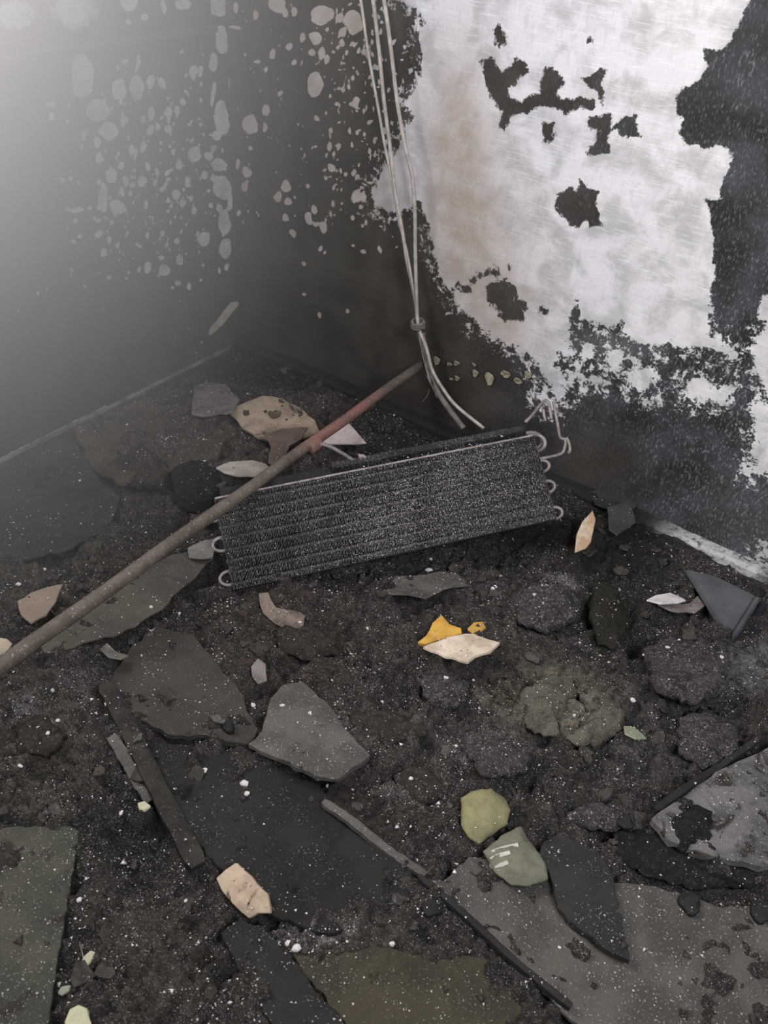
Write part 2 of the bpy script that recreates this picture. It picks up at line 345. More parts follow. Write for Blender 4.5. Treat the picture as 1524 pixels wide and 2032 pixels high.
# ------------------------------------------------------------------ floor slab and the rubble bed
m_floor = mottled('sooty_concrete_floor', (.03, .03, .027), (.055, .052, .045), 6, .2)
pydata('floor', [(0, -2.6, 0), (2.8, -2.6, 0), (2.8, 0, 0), (0, 0, 0), (0, -2.6, -.06), (2.8, -2.6, -.06), (2.8, 0, -.06), (0, 0, -.06)],
       [(0, 1, 2, 3), (7, 6, 5, 4), (0, 4, 5, 1), (1, 5, 6, 2), (2, 6, 7, 3), (3, 7, 4, 0)], m_floor)['kind'] = 'structure'

MOUNDS = [(430, 860, .16, .045), (560, 800, .12, .03), (280, 900, .10, .035), (620, 930, .10, .02), (-40, 1330, .24, .10), (60, 1430, .22, .045), (200, 1160, .13, .03), (900, 1240, .16, .035), (1090, 1200, .09, .035), (1180, 1400, .14, .03),
          (1100, 1330, .05, -.03), (760, 1180, .05, .015), (600, 1680, .16, -.045), (330, 1750, .12, -.02), (1330, 1320, .09, .035), (1480, 1320, .09, .02), (1000, 1075, .10, -.055), (900, 1100, .05, -.02), (70, 1010, .11, -.05), (1180, 1000, .07, -.01), (1390, 1460, .08, .03),
          (1390, 1650, .08, .02), (1240, 1560, .10, .01), (1100, 1600, .06, .015), (250, 1640, .06, -.02), (800, 1400, .10, .02), (850, 1640, .07, .01), (1290, 1060, .06, -.02), (620, 1160, .06, .01), (1120, 1420, .035, -.02), (940, 1200, .03, -.012), (1260, 1900, .26, -.03), (860, 1960, .14, -.03), (60, 1850, .14, -.02), (1330, 1330, .045, -.015), (880, 1205, .05, -.030), (1030, 1320, .05, -.03), (1060, 1190, .05, .02), (700, 1330, .10, .02), (1250, 1240, .05, -.03), (700, 1480, .06, .02), (1000, 1500, .07, .02), (900, 1420, .05, -.02)]
MW = [(on_z(px, py, .07), r, h) for px, py, r, h in MOUNDS]
STEP = .0047
NX, NY = np.arange(0, 2.62, STEP), np.arange(-2.55, .0001, STEP)
def h_raw(x, y):
    wxx = fbm(x, y, 3, 3, 90)*.05; wyy = fbm(x, y, 3, 3, 95)*.05
    X, Y = x+wxx, y+wyy
    h = .055+.022*fbm(X, Y, 3.2, 4, 1)+.026*fbm(X, Y, 7, 4, 11, True)+.017*fbm(X, Y, 22, 3, 21, True)+.008*fbm(X, Y, 70, 2, 31)
    h = h+.016*sst(fbm(X, Y, 15, 3, 44), .10, .26)-.014*sst(fbm(X, Y, 11, 3, 48), .15, .35)+.010*fbm(X, Y, 48, 3, 36, True)
    for c, r, hh in MW: h = h+hh*np.exp(-((X-c[0])**2+(Y-c[1])**2)/(r*r)*1.4)
    # broken crust: terraces
    t = fbm(X, Y, 6.5, 3, 71); h = h+.010*sst(t, .05, .09)-.010*sst(-t, .18, .22)
    lim = np.minimum(sst(x, -.02, .30 ), 1)*.9+.06; lim2 = sst(-y, -.02, .20)*.8+.2
    return np.maximum(h*lim*lim2, .002)
A_, B_ = np.meshgrid(NX, NY, indexing='ij'); HG = h_raw(A_.ravel(), B_.ravel()).reshape(A_.shape)
def hz(x, y):
    i = min(max((x-NX[0])/STEP, 0), len(NX)-2.001); j = min(max((y-NY[0])/STEP, 0), len(NY)-2.001)
    a, b = int(i), int(j); u, v = i-a, j-b
    return float((HG[a, b]*(1-u)+HG[a+1, b]*u)*(1-v)+(HG[a, b+1]*(1-u)+HG[a+1, b+1]*u)*v)
from mathutils.bvhtree import BVHTree
LAID = []
def hit(px, py, lift=0.0):
    """where the line of sight at a photo pixel meets the rubble"""
    d = ray(px, py); z = .4; t = (z-CP[2])/d[2]
    for k in range(220):
        P = CP+d*t
        if P[2] <= hz(P[0], P[1])+lift: break
        t += .004
    for bv in LAID:
        q = bv.ray_cast(Vector(CP), Vector(d))
        if q[0] is not None and q[3]/np.linalg.norm(d) < t: t = q[3]/np.linalg.norm(d)
    return CP+d*t
def lay(o):
    L = o.location; LAID.append(BVHTree.FromPolygons([v.co+L for v in o.data.vertices], [tuple(p.vertices) for p in o.data.polygons]))
# earth/char colours of the bed, with the coil's shadow painted in: (x, y, rx, ry, rgb, weight); ash: (x, y, rx, ry, amount)
ZONES = [(350, 880, 260, 120, (.066, .050, .038), .8), (600, 820, 120, 60, (.060, .046, .036), .7), (100, 1130, 200, 90, (.058, .050, .038), .7), (560, 1260, 190, 110, (.040, .028, .021), .8), (950, 1260, 220, 110, (.046, .037, .030), .7),
         (60, 1480, 110, 160, (.060, .053, .040), .8), (600, 1650, 200, 110, (.016, .018, .016), .9), (280, 1660, 130, 110, (.024, .022, .017), .8), (300, 1900, 150, 120, (.044, .036, .026), .8), (1130, 1400, 130, 90, (.115, .105, .072), .85), (1020, 1370, 60, 40, (.095, .085, .055), .6), (1190, 1230, 50, 90, (.030, .030, .016), .8), (1230, 1100, 110, 80, (.020, .020, .015), .9),
         (1290, 1250, 60, 90, (.022, .017, .013), .8), (1400, 1300, 90, 50, (.045, .044, .042), .6), (1480, 1330, 90, 60, (.10, .098, .10), .8), (720, 1950, 140, 80, (.052, .046, .022), .85), (700, 1850, 90, 40, (.060, .050, .040), .7), (860, 1980, 80, 60, (.045, .044, .022), .8),
         (1100, 1070, 120, 40, (.016, .015, .013), .9), (800, 1450, 220, 70, (.042, .034, .030), .7), (750, 1580, 130, 70, (.044, .033, .028), .7), (1300, 1480, 150, 90, (.044, .040, .036), .7), (1380, 1640, 110, 70, (.020, .019, .019), .8), (90, 1010, 130, 80, (.030, .034, .030), .8), (550, 720, 160, 60, (.026, .021, .017), .9), (820, 820, 110, 60, (.018, .015, .012), .9), (100, 1900, 60, 120, (.022, .022, .016), .8)]  # first entry paints the shadow under the coil's right end
ASH = [(1090, 1200, 80, 60, .9), (1110, 1160, 60, 30, .8), (600, 1130, 90, 40, .5), (700, 1120, 120, 30, .5), (880, 1370, 90, 50, .6), (760, 1450, 150, 60, .45), (1130, 1400, 140, 90, .55), (1330, 1330, 70, 40, .6), (1470, 1330, 90, 60, .6), (60, 1420, 90, 90, .7), (150, 1350, 80, 40, .6), (620, 1500, 130, 60, .4), (480, 1570, 90, 40, .5), (620, 1850, 120, 40, .7), (1250, 1650, 60, 30, .7), (760, 1230, 120, 60, .5), (420, 900, 200, 80, .4), (560, 780, 90, 30, .4), (60, 1180, 100, 60, .4), (1280, 1480, 140, 60, .5), (800, 1570, 130, 50, .6), (300, 1850, 120, 70, .4), (870, 1690, 80, 40, .5), (350, 1100, 120, 50, .3), (950, 1180, 150, 50, .5), (1150, 1720, 90, 30, .4), (1000, 1490, 160, 60, .6), (660, 1620, 60, 40, .3)]
V = np.c_[A_.ravel(), B_.ravel(), HG.ravel()]
TX, TY = project(V); far = ((V-CP) @ CF) > .3
bc = np.tile(np.array([.060, .050, .042]), (len(V), 1)); ash = np.full(len(V), .42)
wob = fbm(V[:, 0], V[:, 1], 7, 4, 120)
for (x, y, rx, ry, c, w) in ZONES:
    q = np.sqrt(((TX-x)/rx)**2+((TY-y)/ry)**2)+wob*.55
    k = (w*(1-sst(q, .55, 1.25))*far)[:, None]; bc = bc*(1-k)+np.array(c)*(2.1 if max(c) > .03 else 1.0)*k
for (x, y, rx, ry, a) in ASH:
    q = np.sqrt(((TX-x)/rx)**2+((TY-y)/ry)**2)+wob*.5
    ash = np.maximum(ash, a*(1-sst(q, .3, 1.3))*far)
dark = [(600, 1660, 220, 110), (1230, 1080, 130, 70), (540, 720, 200, 50), (70, 1000, 140, 80), (1110, 1060, 120, 30), (330, 1560, 60, 120)]  # ash thinned here, also in the painted shadow under the coil
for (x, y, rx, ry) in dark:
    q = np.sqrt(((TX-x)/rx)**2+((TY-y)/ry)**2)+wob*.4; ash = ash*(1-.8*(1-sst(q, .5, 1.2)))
AG = ash.reshape(HG.shape)
m = NT('char_and_ash_rubble')
base = m.attr('tone', 'Color')
c = m.mix(m.step(m.noise(30, 6, .7, .4), .40, .70), base, (.017, .015, .013))
n = m.n.new('ShaderNodeMix'); n.data_type = 'RGBA'; n.blend_type = 'MULTIPLY'; n.inputs[0].default_value = .55
m.link(c, n.inputs[6]); m.set(n.inputs[7], m.mix(m.step(m.noise(95, 5, .7), .35, .7), (.35, .35, .35), (2.5, 2.4, 2.35))); c = n.outputs[2]
aa = m.attr('ash')
g1 = m.step(m.math('ADD', m.noise(420, 2, .5), m.math('MULTIPLY', m.math('SUBTRACT', aa, .5), .30)), .565, .64)
g1 = m.math('MULTIPLY', g1, m.step(m.noise(38, 5, .75), .36, .56, .22, 1))
g2 = m.step(m.math('ADD', m.noise(170, 3, .6), m.math('MULTIPLY', m.math('SUBTRACT', aa, .5), .40)), .57, .68)
vd = m.step(m.voro(120), .16, .10)
vs = m.math('MULTIPLY', vd, m.step(m.math('ADD', m.voro(120, out='Color'), m.math('MULTIPLY', aa, .35)), .78, .84))
c = m.mix(m.math('MULTIPLY', g2, .75), c, (.23, .205, .20))
c = m.mix(m.math('MULTIPLY', g1, .8), c, (.50, .465, .46))
c = m.mix(vs, c, (.50, .47, .45))
hh = m.math('ADD', m.math('MULTIPLY', m.noise(55, 7, .75), 1.0), m.math('MULTIPLY', m.noise(210, 4, .7), .35))
hh = m.math('ADD', hh, m.math('MULTIPLY', vs, .2))
m_bed = m.done(c, .8, m.bump(hh, .034, 1.0), 0, .35)
bed = grid_mesh('rubble_bed', NX, NY, lambda a, b: np.c_[a, b, HG.ravel()], m_bed, dict(tone=bc, ash=ash))
tag(bed, 'deep bed of black char, ash and burnt plaster covering the whole floor', 'rubble', kind='stuff')

# ------------------------------------------------------------------ rigid debris pieces
def jag(poly, n, amt, seed):
    R = random.Random(seed); out = []
    for i in range(len(poly)):
        a = np.array(poly[i], float); b = np.array(poly[(i+1) % len(poly)], float); d = b-a; L = np.linalg.norm(d); nn = np.array([-d[1], d[0]])/(L+1e-9)
        k = max(1, int(L/n))
        for j in range(k):
            w = 0 if j == 0 else R.uniform(-amt, amt); out.append(tuple(a+d*j/k+nn*w))
    return out
def plane_for(poly, lift=0.0, z=None, tilt=None):
    pts = [hit(*p) for p in poly]; cx = sum(p[0] for p in poly)/len(poly); cy = sum(p[1] for p in poly)/len(poly)
    for p in poly: pts.append(hit((p[0]+cx)/2, (p[1]+cy)/2))
    pts.append(hit(cx, cy)); Q = np.array(pts)
    A = np.c_[Q[:, 0], Q[:, 1], np.ones(len(Q))]
    k, *_ = np.linalg.lstsq(A, Q[:, 2], rcond=None); k[:2] *= .75
    if tilt: k[0] += tilt[0]; k[1] += tilt[1]
    k[2] = np.mean(Q[:, 2]-k[0]*Q[:, 0]-k[1]*Q[:, 1]); res = Q[:, 2]-A @ k
    size = max(max(p[0] for p in poly)-min(p[0] for p in poly), max(p[1] for p in poly)-min(p[1] for p in poly))
    k[2] += np.percentile(res, 78 if size > 190 else 97)+.003+lift
    n = np.array([-k[0], -k[1], 1.0]); n /= np.linalg.norm(n); return np.array([0, 0, k[2]]), n
def slab(name, poly, mat, th=.008, label=None, cat=None, jn=14, ja=2.0, warp=.002, lift=0.0, tilt=None, bend=0.0, seed=None, parent=None, group=None, plane=None, inset=.0012):
    """a broken sheet lying on the rubble: real thickness, torn rim, slightly buckled faces"""
    seed = seed if seed is not None else int(abs(sum(p[0]*3+p[1] for p in poly))) % 9973
    P = jag(poly, jn, ja, seed)
    p0, n = plane or plane_for(poly, lift, None, tilt)
    top = [on_plane(x, y, p0, n) for x, y in P]
    c = np.mean(top, axis=0); R = random.Random(seed+1)
    bm = bmesh.new(); vs = [bm.verts.new(v) for v in top]; f = bm.faces.new(vs)
    if f.normal.z == 0: bm.normal_update()
    bmesh.ops.triangulate(bm, faces=[f])
    L = max(np.linalg.norm(v-c) for v in top)
    for _ in range(3):
        es = [e for e in bm.edges if not e.is_boundary and e.calc_length() > L*.28]
        if not es: break
        bmesh.ops.subdivide_edges(bm, edges=es, cuts=1); bmesh.ops.triangulate(bm, faces=bm.faces[:])
    bm.normal_update(); 
    if sum(f.normal.dot(Vector(n)) for f in bm.faces) < 0: bmesh.ops.reverse_faces(bm, faces=bm.faces[:])
    sx = R.uniform(0, 50)
    ax = np.array([R.uniform(-1, 1), R.uniform(-1, 1), 0]); ax -= n*(ax @ n); ax /= np.linalg.norm(ax)
    for v in bm.verts:
        q = np.array(v.co); w = float(fbm(np.array([q[0]+sx]), np.array([q[1]]), 14, 3, 200)[0])
        s = ((q-c) @ ax)/L
        v.co = Vector(q+n*(w*warp*2+bend*s*s))
    edges0 = [e for e in bm.edges if e.is_boundary]; topv = bm.verts[:]
    ret = bmesh.ops.extrude_face_region(bm, geom=bm.faces[:], use_keep_orig=True)
    nv = [g for g in ret['geom'] if isinstance(g, bmesh.types.BMVert)]
    nf = [g for g in ret['geom'] if isinstance(g, bmesh.types.BMFace)]
    for v in nv: v.co -= Vector(n)*th*R.uniform(.8, 1.15)
    bmesh.ops.reverse_faces(bm, faces=nf)
    bmesh.ops.recalc_face_normals(bm, faces=bm.faces[:])
    be = [e for e in bm.edges if e.calc_face_angle(0) > 1.0]
    if inset: bmesh.ops.bevel(bm, geom=be, offset=min(inset, th*.3), segments=1, affect='EDGES')
    me = bpy.data.meshes.new(name); bm.to_mesh(me); bm.free()
    o = link(name, me, mat, parent)
    if parent is None: recenter(o); tag(o, label, cat, group); lay(o)
    return o, (p0, n)

M_tan = mottled('scorched_tan_board', (.36, .28, .19), (.24, .17, .115), 18, .6, (.5, .45, .4), char=.22)
M_brownb = mottled('burnt_brown_board', (.15, .10, .075), (.10, .07, .055), 16, .4)
M_greyflake = mottled('grey_plaster_flake', (.19, .165, .15), (.12, .10, .09), 20, .5, char=.1)
M_pale = mottled('pale_plaster', (.42, .38, .31), (.30, .26, .21), 22, .4, char=.08)
M_white = mottled('white_plaster', (.60, .56, .54), (.42, .38, .37), 25, .3, char=.08)
M_pink = mottled('pinkish_white_plaster', (.52, .43, .40), (.42, .34, .32), 18, .3)
M_dkboard = mottled('charred_board', (.017, .017, .014), (.011, .010, .009), 12, .45, (.22, .21, .20))
M_brsheet = mottled('brown_singed_sheet', (.085, .073, .056), (.060, .051, .040), 9, .4, (.30, .28, .26))
M_dkbrown = mottled('dark_brown_slab', (.050, .043, .034), (.036, .032, .026), 10, .35, (.3, .28, .26))
M_grslab = mottled('grey_singed_slab', (.095, .086, .076), (.055, .050, .045), 12, .7, (.34, .32, .31))
M_conc = mottled('ash_grey_cement_board', (.078, .069, .058), (.046, .041, .035), 13, .8, (.32, .31, .29))
M_olive = mottled('olive_stained_board', (.044, .038, .021), (.028, .025, .016), 12, .6, (.25, .22, .19))
M_yellow = mottled('singed_yellow_foam', (.55, .33, .065), (.42, .22, .045), 24, .25, char=.10)
M_cream = mottled('cream_foam_skin', (.62, .53, .42), (.45, .36, .27), 20, .35, char=.12)
M_ygreen = mottled('yellow_green_melted_chunk', (.24, .22, .11), (.17, .155, .085), 16, .45, bump=.004)
M_ggreen = mottled('grey_green_chunk', (.16, .16, .115), (.10, .10, .07), 16, .5, bump=.004)
M_stripe = mottled('off_white_lines', (.48, .46, .41), (.36, .34, .30), 30, .1)
M_metalg = mottled('sooty_blue_grey_sheet_metal', (.092, .093, .100), (.066, .068, .074), 10, .35, (.3, .3, .32), rough=.6)
M_navy = mottled('dark_navy_plastic', (.022, .024, .032), (.015, .016, .022), 8, .25, (.2, .2, .22), rough=.6)
M_rustleaf = mottled('cream_flake_with_rust_blotch', (.50, .42, .33), (.36, .24, .14), 26, .2)
M_teal = mottled('dark_green_grey_sheet', (.036, .041, .036), (.028, .031, .027), 7, .25, (.16, .16, .15))
M_wood = mottled('charred_lath', (.030, .027, .021), (.015, .013, .011), 22, .4, (.22, .2, .18))

# large sheets and boards, from the back to the front
slab('sheet_panel', [(-120,960),(0,922),(128,872),(150,880),(180,930),(238,985),(215,1050),(140,1085),(0,1118),(-120,1150)], M_teal, .006, 'dark green-grey sheet lying against the foot of the left wall', 'sheet', ja=3, warp=.005)
slab('singed_sheet', [(60,1300),(120,1290),(240,1255),(322,1206),(400,1130),(425,1108),(372,1092),(300,1120),(210,1165),(150,1215),(40,1290)], M_brsheet, .005, 'long brown singed sheet lying under the slanting pole', 'sheet', ja=3, warp=.004, lift=.004)
slab('broken_slab', [(213,1372),(262,1420),(330,1455),(420,1462),(492,1474),(512,1446),(476,1370),(425,1310),(385,1262),(310,1240),(255,1290),(225,1330)], M_dkbrown, .014, 'dark brown broken slab left of the grey tapered slab, a hole in its corner', 'slab', ja=4, warp=.004, lift=.004)
slab('broken_slab', [(492,1478),(520,1452),(538,1385),(560,1360),(600,1352),(655,1402),(690,1452),(735,1498),(700,1520),(672,1542),(628,1538),(560,1508)], M_grslab, .012, 'grey tapered slab pointing to the lower right in the middle of the rubble', 'slab', ja=3, warp=.004, lift=.012)
slab('thin_sheet', [(722,1172),(770,1148),(860,1135),(905,1140),(935,1160),(880,1172),(845,1188),(790,1184),(745,1182)], M_grslab, .004, 'thin grey curled sheet just below the burnt coil', 'sheet', ja=3, warp=.006, bend=.01, lift=.004)
slab('burnt_board', [(200,1450),(320,1475),(480,1488),(620,1555),(740,1662),(840,1755),(800,1830),(640,1850),(545,1820),(430,1715),(300,1560),(230,1500)], M_dkboard, .012, 'large black charred board left of centre beneath the long lath', 'board', ja=4, warp=.006, lift=-.004)
slab('cement_board', [(820,1742),(880,1748),(930,1700),(1090,1740),(1215,1752),(1300,1760),(1420,1800),(1640,1800),(1640,2200),(1230,2200),(1150,2032),(1100,1990),(1000,1890),(905,1810)], M_conc, .010, 'wide ash-grey board filling the lower right corner, black tongue-shaped piece on it', 'board', ja=4, warp=.004, lift=.010)
slab('olive_board', [(560,1870),(640,1895),(760,1880),(880,1900),(960,1900),(1060,1990),(1140,2060),(1200,2200),(760,2200),(690,2040),(620,1950)], M_olive, .010, 'olive-brown stained board at the bottom edge of the picture', 'board', ja=6, warp=.006, lift=.003)
slab('charred_strip', [(480,1822),(540,1855),(600,1930),(680,2020),(760,2200),(640,2200),(540,2032),(470,1920),(440,1850)], M_dkboard, .02, 'black charred strip running down to the bottom edge beside the olive board', 'board', ja=4, warp=.004, lift=.006)
slab('cement_board', [(-60,1640),(140,1640),(158,1650),(140,1760),(122,1860),(105,1970),(88,2080),(80,2200),(-60,2200)], mottled('greenish_grey_board', (.060, .058, .042), (.040, .040, .030), 14, .8, (.26, .24, .22), char=.35), .012, 'greenish grey board with a straight right edge in the lower left corner', 'board', ja=2, warp=.002, lift=.004)
slab('cement_board', [(1292,1626),(1350,1582),(1420,1532),(1480,1503),(1620,1440),(1640,1720),(1500,1715),(1400,1690),(1330,1668)], mottled('striped_grey_board', (.125, .118, .112), (.065, .062, .06), 16, .7, (.34, .33, .32), char=.45), .016, 'light grey board with a blackened middle at the right edge', 'board', ja=3, warp=.003, lift=.012)
slab('charred_board_piece', [(1080,1668),(1110,1650),(1150,1668),(1200,1705),(1222,1760),(1240,1850),(1252,1905),(1215,1888),(1150,1840),(1110,1800),(1095,1745),(1070,1700)], mottled('black_tongue', (.026, .024, .022), (.016, .015, .014), 16, .4, (.3, .28, .27)), .012, 'black tongue-shaped charred piece pointing down onto the wide grey board', 'board', ja=3, warp=.004, lift=.014)
slab('panel_piece', [(1165,975),(1215,962),(1268,968),(1262,1005),(1238,1020),(1180,1000)], mottled('dark_grey_panel', (.045, .045, .040), (.03, .03, .026), 9, .3), .004, 'dark grey thin panel leaning at the wall behind the cream pointed flake', 'panel', lift=.02, tilt=(0, .15))
slab('panel_piece', [(1205,1005),(1250,995),(1262,1035),(1225,1062),(1208,1050)], mottled('dull_grey_panel', (.060, .060, .054), (.04, .04, .036), 9, .3), .004, 'small dull grey panel piece right of the cream pointed flake', 'panel', lift=.015)
slab('char_lump_sheet', [(150,860),(250,800),(400,800),(470,860),(430,905),(330,930),(230,960),(180,920)], mottled('brown_crust', (.080, .062, .046), (.045, .036, .028), 14, .5, (.3, .27, .24), bump=.006), .012, 'brown crusted sheet of burnt matter in the left part of the rubble', 'crust', ja=6, warp=.010, lift=-.006)

# flakes and shards
_, pl = slab('ceiling_board_piece', [(456,822),(470,805),(520,783),(560,790),(592,805),(625,832),(634,858),(610,868),(575,872),(548,880),(510,868),(480,848)], M_tan, .008, 'largest tan board piece with a dark knot, beyond the slanting pole', 'board piece', ja=3, warp=.004, lift=.015)
slab('board_scrap', [(523,862),(560,850),(612,848),(598,872),(575,885),(566,905),(552,925),(532,918),(538,888)], M_brownb, .004, 'folded reddish brown scrap under the largest tan board piece', 'scrap', ja=2, bend=.012, lift=.02)
slab('plaster_flake', [(385,768),(410,757),(450,762),(475,790),(462,815),(420,822),(380,820)], M_greyflake, .006, 'grey plaster flake farthest back on the mound, left of the largest tan piece', 'flake', ja=3, lift=.006)
slab('plaster_flake', [(428,928),(455,916),(500,912),(528,920),(537,930),(510,946),(470,944),(445,938)], M_pale, .006, 'flat pale flake just above the pole and below the tan piece', 'flake', ja=2, lift=.01)
slab('plaster_shard', [(682,828),(705,853),(727,879),(680,880),(635,878),(658,850)], M_pink, .006, 'pinkish white triangular shard leaning over the pole', 'shard', ja=.8, jn=20, warp=.001, lift=.05, tilt=(.05, .3))
slab('plaster_shard', [(710,900),(722,901),(738,915),(716,922)], M_pink, .005, 'small white triangular shard on the upper edge of the coil', 'shard', ja=.5, lift=.075)
slab('plaster_flake', [(35,1193),(72,1172),(125,1160),(112,1192),(92,1220),(62,1236),(42,1222)], mottled('warm_tan_flake', (.24, .19, .14), (.20, .155, .115), 20, .1), .005, 'rounded tan flake left of the lower end of the pole', 'flake', ja=2, lift=.008)
slab('plaster_flake', [(-12,1262),(14,1266),(25,1276),(12,1296),(-12,1304)], mottled('light_tan_flake', (.36, .30, .22), (.28, .23, .17), 20, .1), .005, 'light tan flake cut by the left edge of the picture', 'flake', ja=1, lift=.008)
slab('plaster_flake', [(372,1084),(395,1074),(424,1068),(427,1088),(422,1104),(392,1107),(375,1102)], mottled('dull_grey_flake', (.20, .19, .165), (.14, .13, .115), 20, .3), .006, 'dull grey flake between the pole and the left end of the coil', 'flake', ja=2, lift=.014)
slab('curled_scrap', [(512,1182),(530,1180),(548,1206),(590,1214),(606,1222),(602,1250),(580,1256),(545,1238),(522,1215)], mottled('pale_brown_scrap', (.20, .155, .12), (.10, .075, .06), 25, .4), .004, 'pale brown curled scrap below the left end of the coil', 'scrap', ja=2, bend=.01, lift=.006)
slab('foam_piece', [(828,1276),(845,1262),(858,1235),(876,1219),(892,1238),(915,1246),(916,1256),(896,1262),(868,1270),(845,1279)], M_yellow, .010, 'bright yellow foam piece in the middle of the rubble', 'foam', ja=1.5, lift=.012, tilt=(.1, .15))
slab('foam_piece', [(928,1246),(940,1235),(958,1232),(964,1242),(950,1254),(936,1252)], M_yellow, .006, 'tiny yellow foam scrap right of the bright yellow piece', 'foam', ja=1.5, lift=.010)
slab('foam_skin', [(840,1282),(872,1272),(905,1262),(940,1256),(965,1266),(993,1274),(975,1290),(945,1300),(930,1312),(885,1300)], M_cream, .008, 'cream white piece lying in front of the bright yellow foam', 'foam', ja=2, lift=.008)
slab('pointed_flake', [(1176,1012),(1182,1030),(1172,1076),(1162,1088),(1140,1096),(1144,1060),(1155,1035)], M_rustleaf, .004, 'cream leaf-shaped flake with a rust blotch, right of the coil', 'flake', ja=.8, jn=20, warp=.001, lift=.035, tilt=(-.1, .35))
slab('plaster_flake', [(1283,1188),(1300,1180),(1330,1176),(1362,1190),(1345,1196),(1310,1196)], M_white, .005, 'narrow white flake lying before the foot of the right wall', 'flake', ja=1.5, lift=.008)
slab('plaster_flake', [(1305,1200),(1370,1195),(1385,1180),(1400,1200),(1380,1215),(1330,1212)], M_greyflake, .005, 'grey forked flake under the narrow white flake by the right wall', 'flake', ja=2, lift=.003)
slab('pointed_flake', [(1238,1440),(1258,1444),(1283,1466),(1262,1466),(1240,1456)], mottled('pale_green_flake', (.24, .25, .17), (.18, .19, .13), 25, .2), .004, 'small pale green pointed flake right of the pale ash mound', 'flake', ja=1, lift=.01)
slab('packaging_scrap', [(425,1742),(445,1725),(466,1711),(496,1738),(530,1774),(535,1812),(508,1812),(490,1822),(462,1796),(436,1765)], mottled('burnt_packaging', (.42, .33, .24), (.30, .225, .165), 16, .3, char=.45), .010, 'crumpled tan packaging scrap on the black charred board', 'scrap', ja=2, warp=.006, lift=.010)
slab('plaster_flake', [(273,1594),(287,1590),(300,1600),(288,1609),(276,1606)], mottled('cream_chip', (.45, .42, .30), (.36, .33, .24), 25, .1), .006, 'small cream chip on the upper part of the charred lath', 'flake', ja=1, lift=.02)
slab('plaster_flake', [(157,1922),(165,1898),(180,1884),(189,1888),(180,1908),(166,1925)], mottled('straw_flake', (.38, .36, .25), (.30, .28, .20), 25, .1), .005, 'straw-coloured elongated flake near the lower left board edge', 'flake', ja=1, lift=.012)
slab('plaster_chunk', [(128,2028),(138,2002),(155,1993),(172,2000),(182,2034),(170,2060),(135,2055)], mottled('pale_yellow_chunk', (.46, .44, .30), (.36, .34, .23), 20, .2), .02, 'pale yellowish chunk cut by the bottom edge of the picture', 'chunk', ja=2.5, lift=.01)
slab('plaster_flake', [(113,1972),(120,1958),(140,1955),(136,1968),(122,1977)], mottled('sage_flake', (.26, .27, .20), (.2, .2, .15), 20, .1), .006, 'small sage grey flake above the pale yellowish chunk', 'flake', ja=1.5, lift=.012)
slab('cloth_scrap', [(200,1285),(212,1278),(232,1292),(258,1298),(240,1310),(216,1302)], mottled('pale_rag', (.20, .18, .15), (.12, .1, .085), 25, .3), .004, 'small pale curled scrap at the tip of the brown singed sheet', 'scrap', ja=1.5, bend=.006, lift=.012)
slab('plaster_flake', [(498,1322),(512,1306),(528,1318),(530,1350),(512,1358),(500,1342)], M_greyflake, .005, 'grey flake between the two broken slabs', 'flake', ja=2, lift=.010)

# lumpy chunks
def chunk(name, poly, mat, hgt, label, cat, seed, lift=0.0, rough=.4, ja=1.5):
    """a rounded lump whose outline follows the polygon"""
    P = jag(poly, 9, ja, seed); p0, n = plane_for(poly, lift); rim = [on_plane(x, y, p0, n) for x, y in P]; c = np.mean(rim, axis=0)
    V = []; F = []; N = len(rim); R = 10
    for k in range(R+1):
        t = k/R; sc = 1-t**1.6*.97 if k else 1.0
        up = hgt*math.sqrt(max(0, 1-sc*sc))
        for p in rim:
            q = c+(p-c)*sc; w = float(fbm(np.array([q[0]]), np.array([q[1]]), 34, 4, 300+seed)[0])
            V.append(q+n*(up+w*hgt*rough*(t > 0)))
    for k in range(R):
        for i in range(N): F.append((k*N+i, k*N+(i+1) % N, (k+1)*N+(i+1) % N, (k+1)*N+i))
    F.append(tuple(R*N+i for i in range(N)))
    b = len(V)
    for p in rim: V.append(c+(p-c)*.92-n*hgt*.8)
    for i in range(N): F.append((b+i, b+(i+1) % N, (i+1) % N, i))
    F.append(tuple(b+i for i in range(N))[::-1])
    o = pydata(name, V, F, mat, None, True); bm = bmesh.new(); bm.from_mesh(o.data); bmesh.ops.recalc_face_normals(bm, faces=bm.faces[:]); bm.to_mesh(o.data); bm.free()
    recenter(o); tag(o, label, cat); lay(o); return o
chunk('melted_chunk', [(914,1584),(935,1570),(975,1564),(1000,1582),(1014,1608),(1006,1636),(985,1650),(950,1674),(930,1662),(916,1640)], M_ygreen, .018, 'yellow-green rounded chunk in the lower middle of the rubble', 'chunk', 5, .004)
e = empty('striped_chunk'); tag(e, 'grey-green chunk with off-white stripes below the yellow-green chunk', 'chunk')
ch = chunk('chunk_body', [(958,1690),(1000,1655),(1035,1640),(1050,1668),(1082,1715),(1088,1745),(1050,1758),(1015,1755),(980,1728)], M_ggreen, .012, None, None, 9, .004)
cl = ch.location.copy(); e.location = cl; ch.parent = e; ch.location = (0, 0, 0)
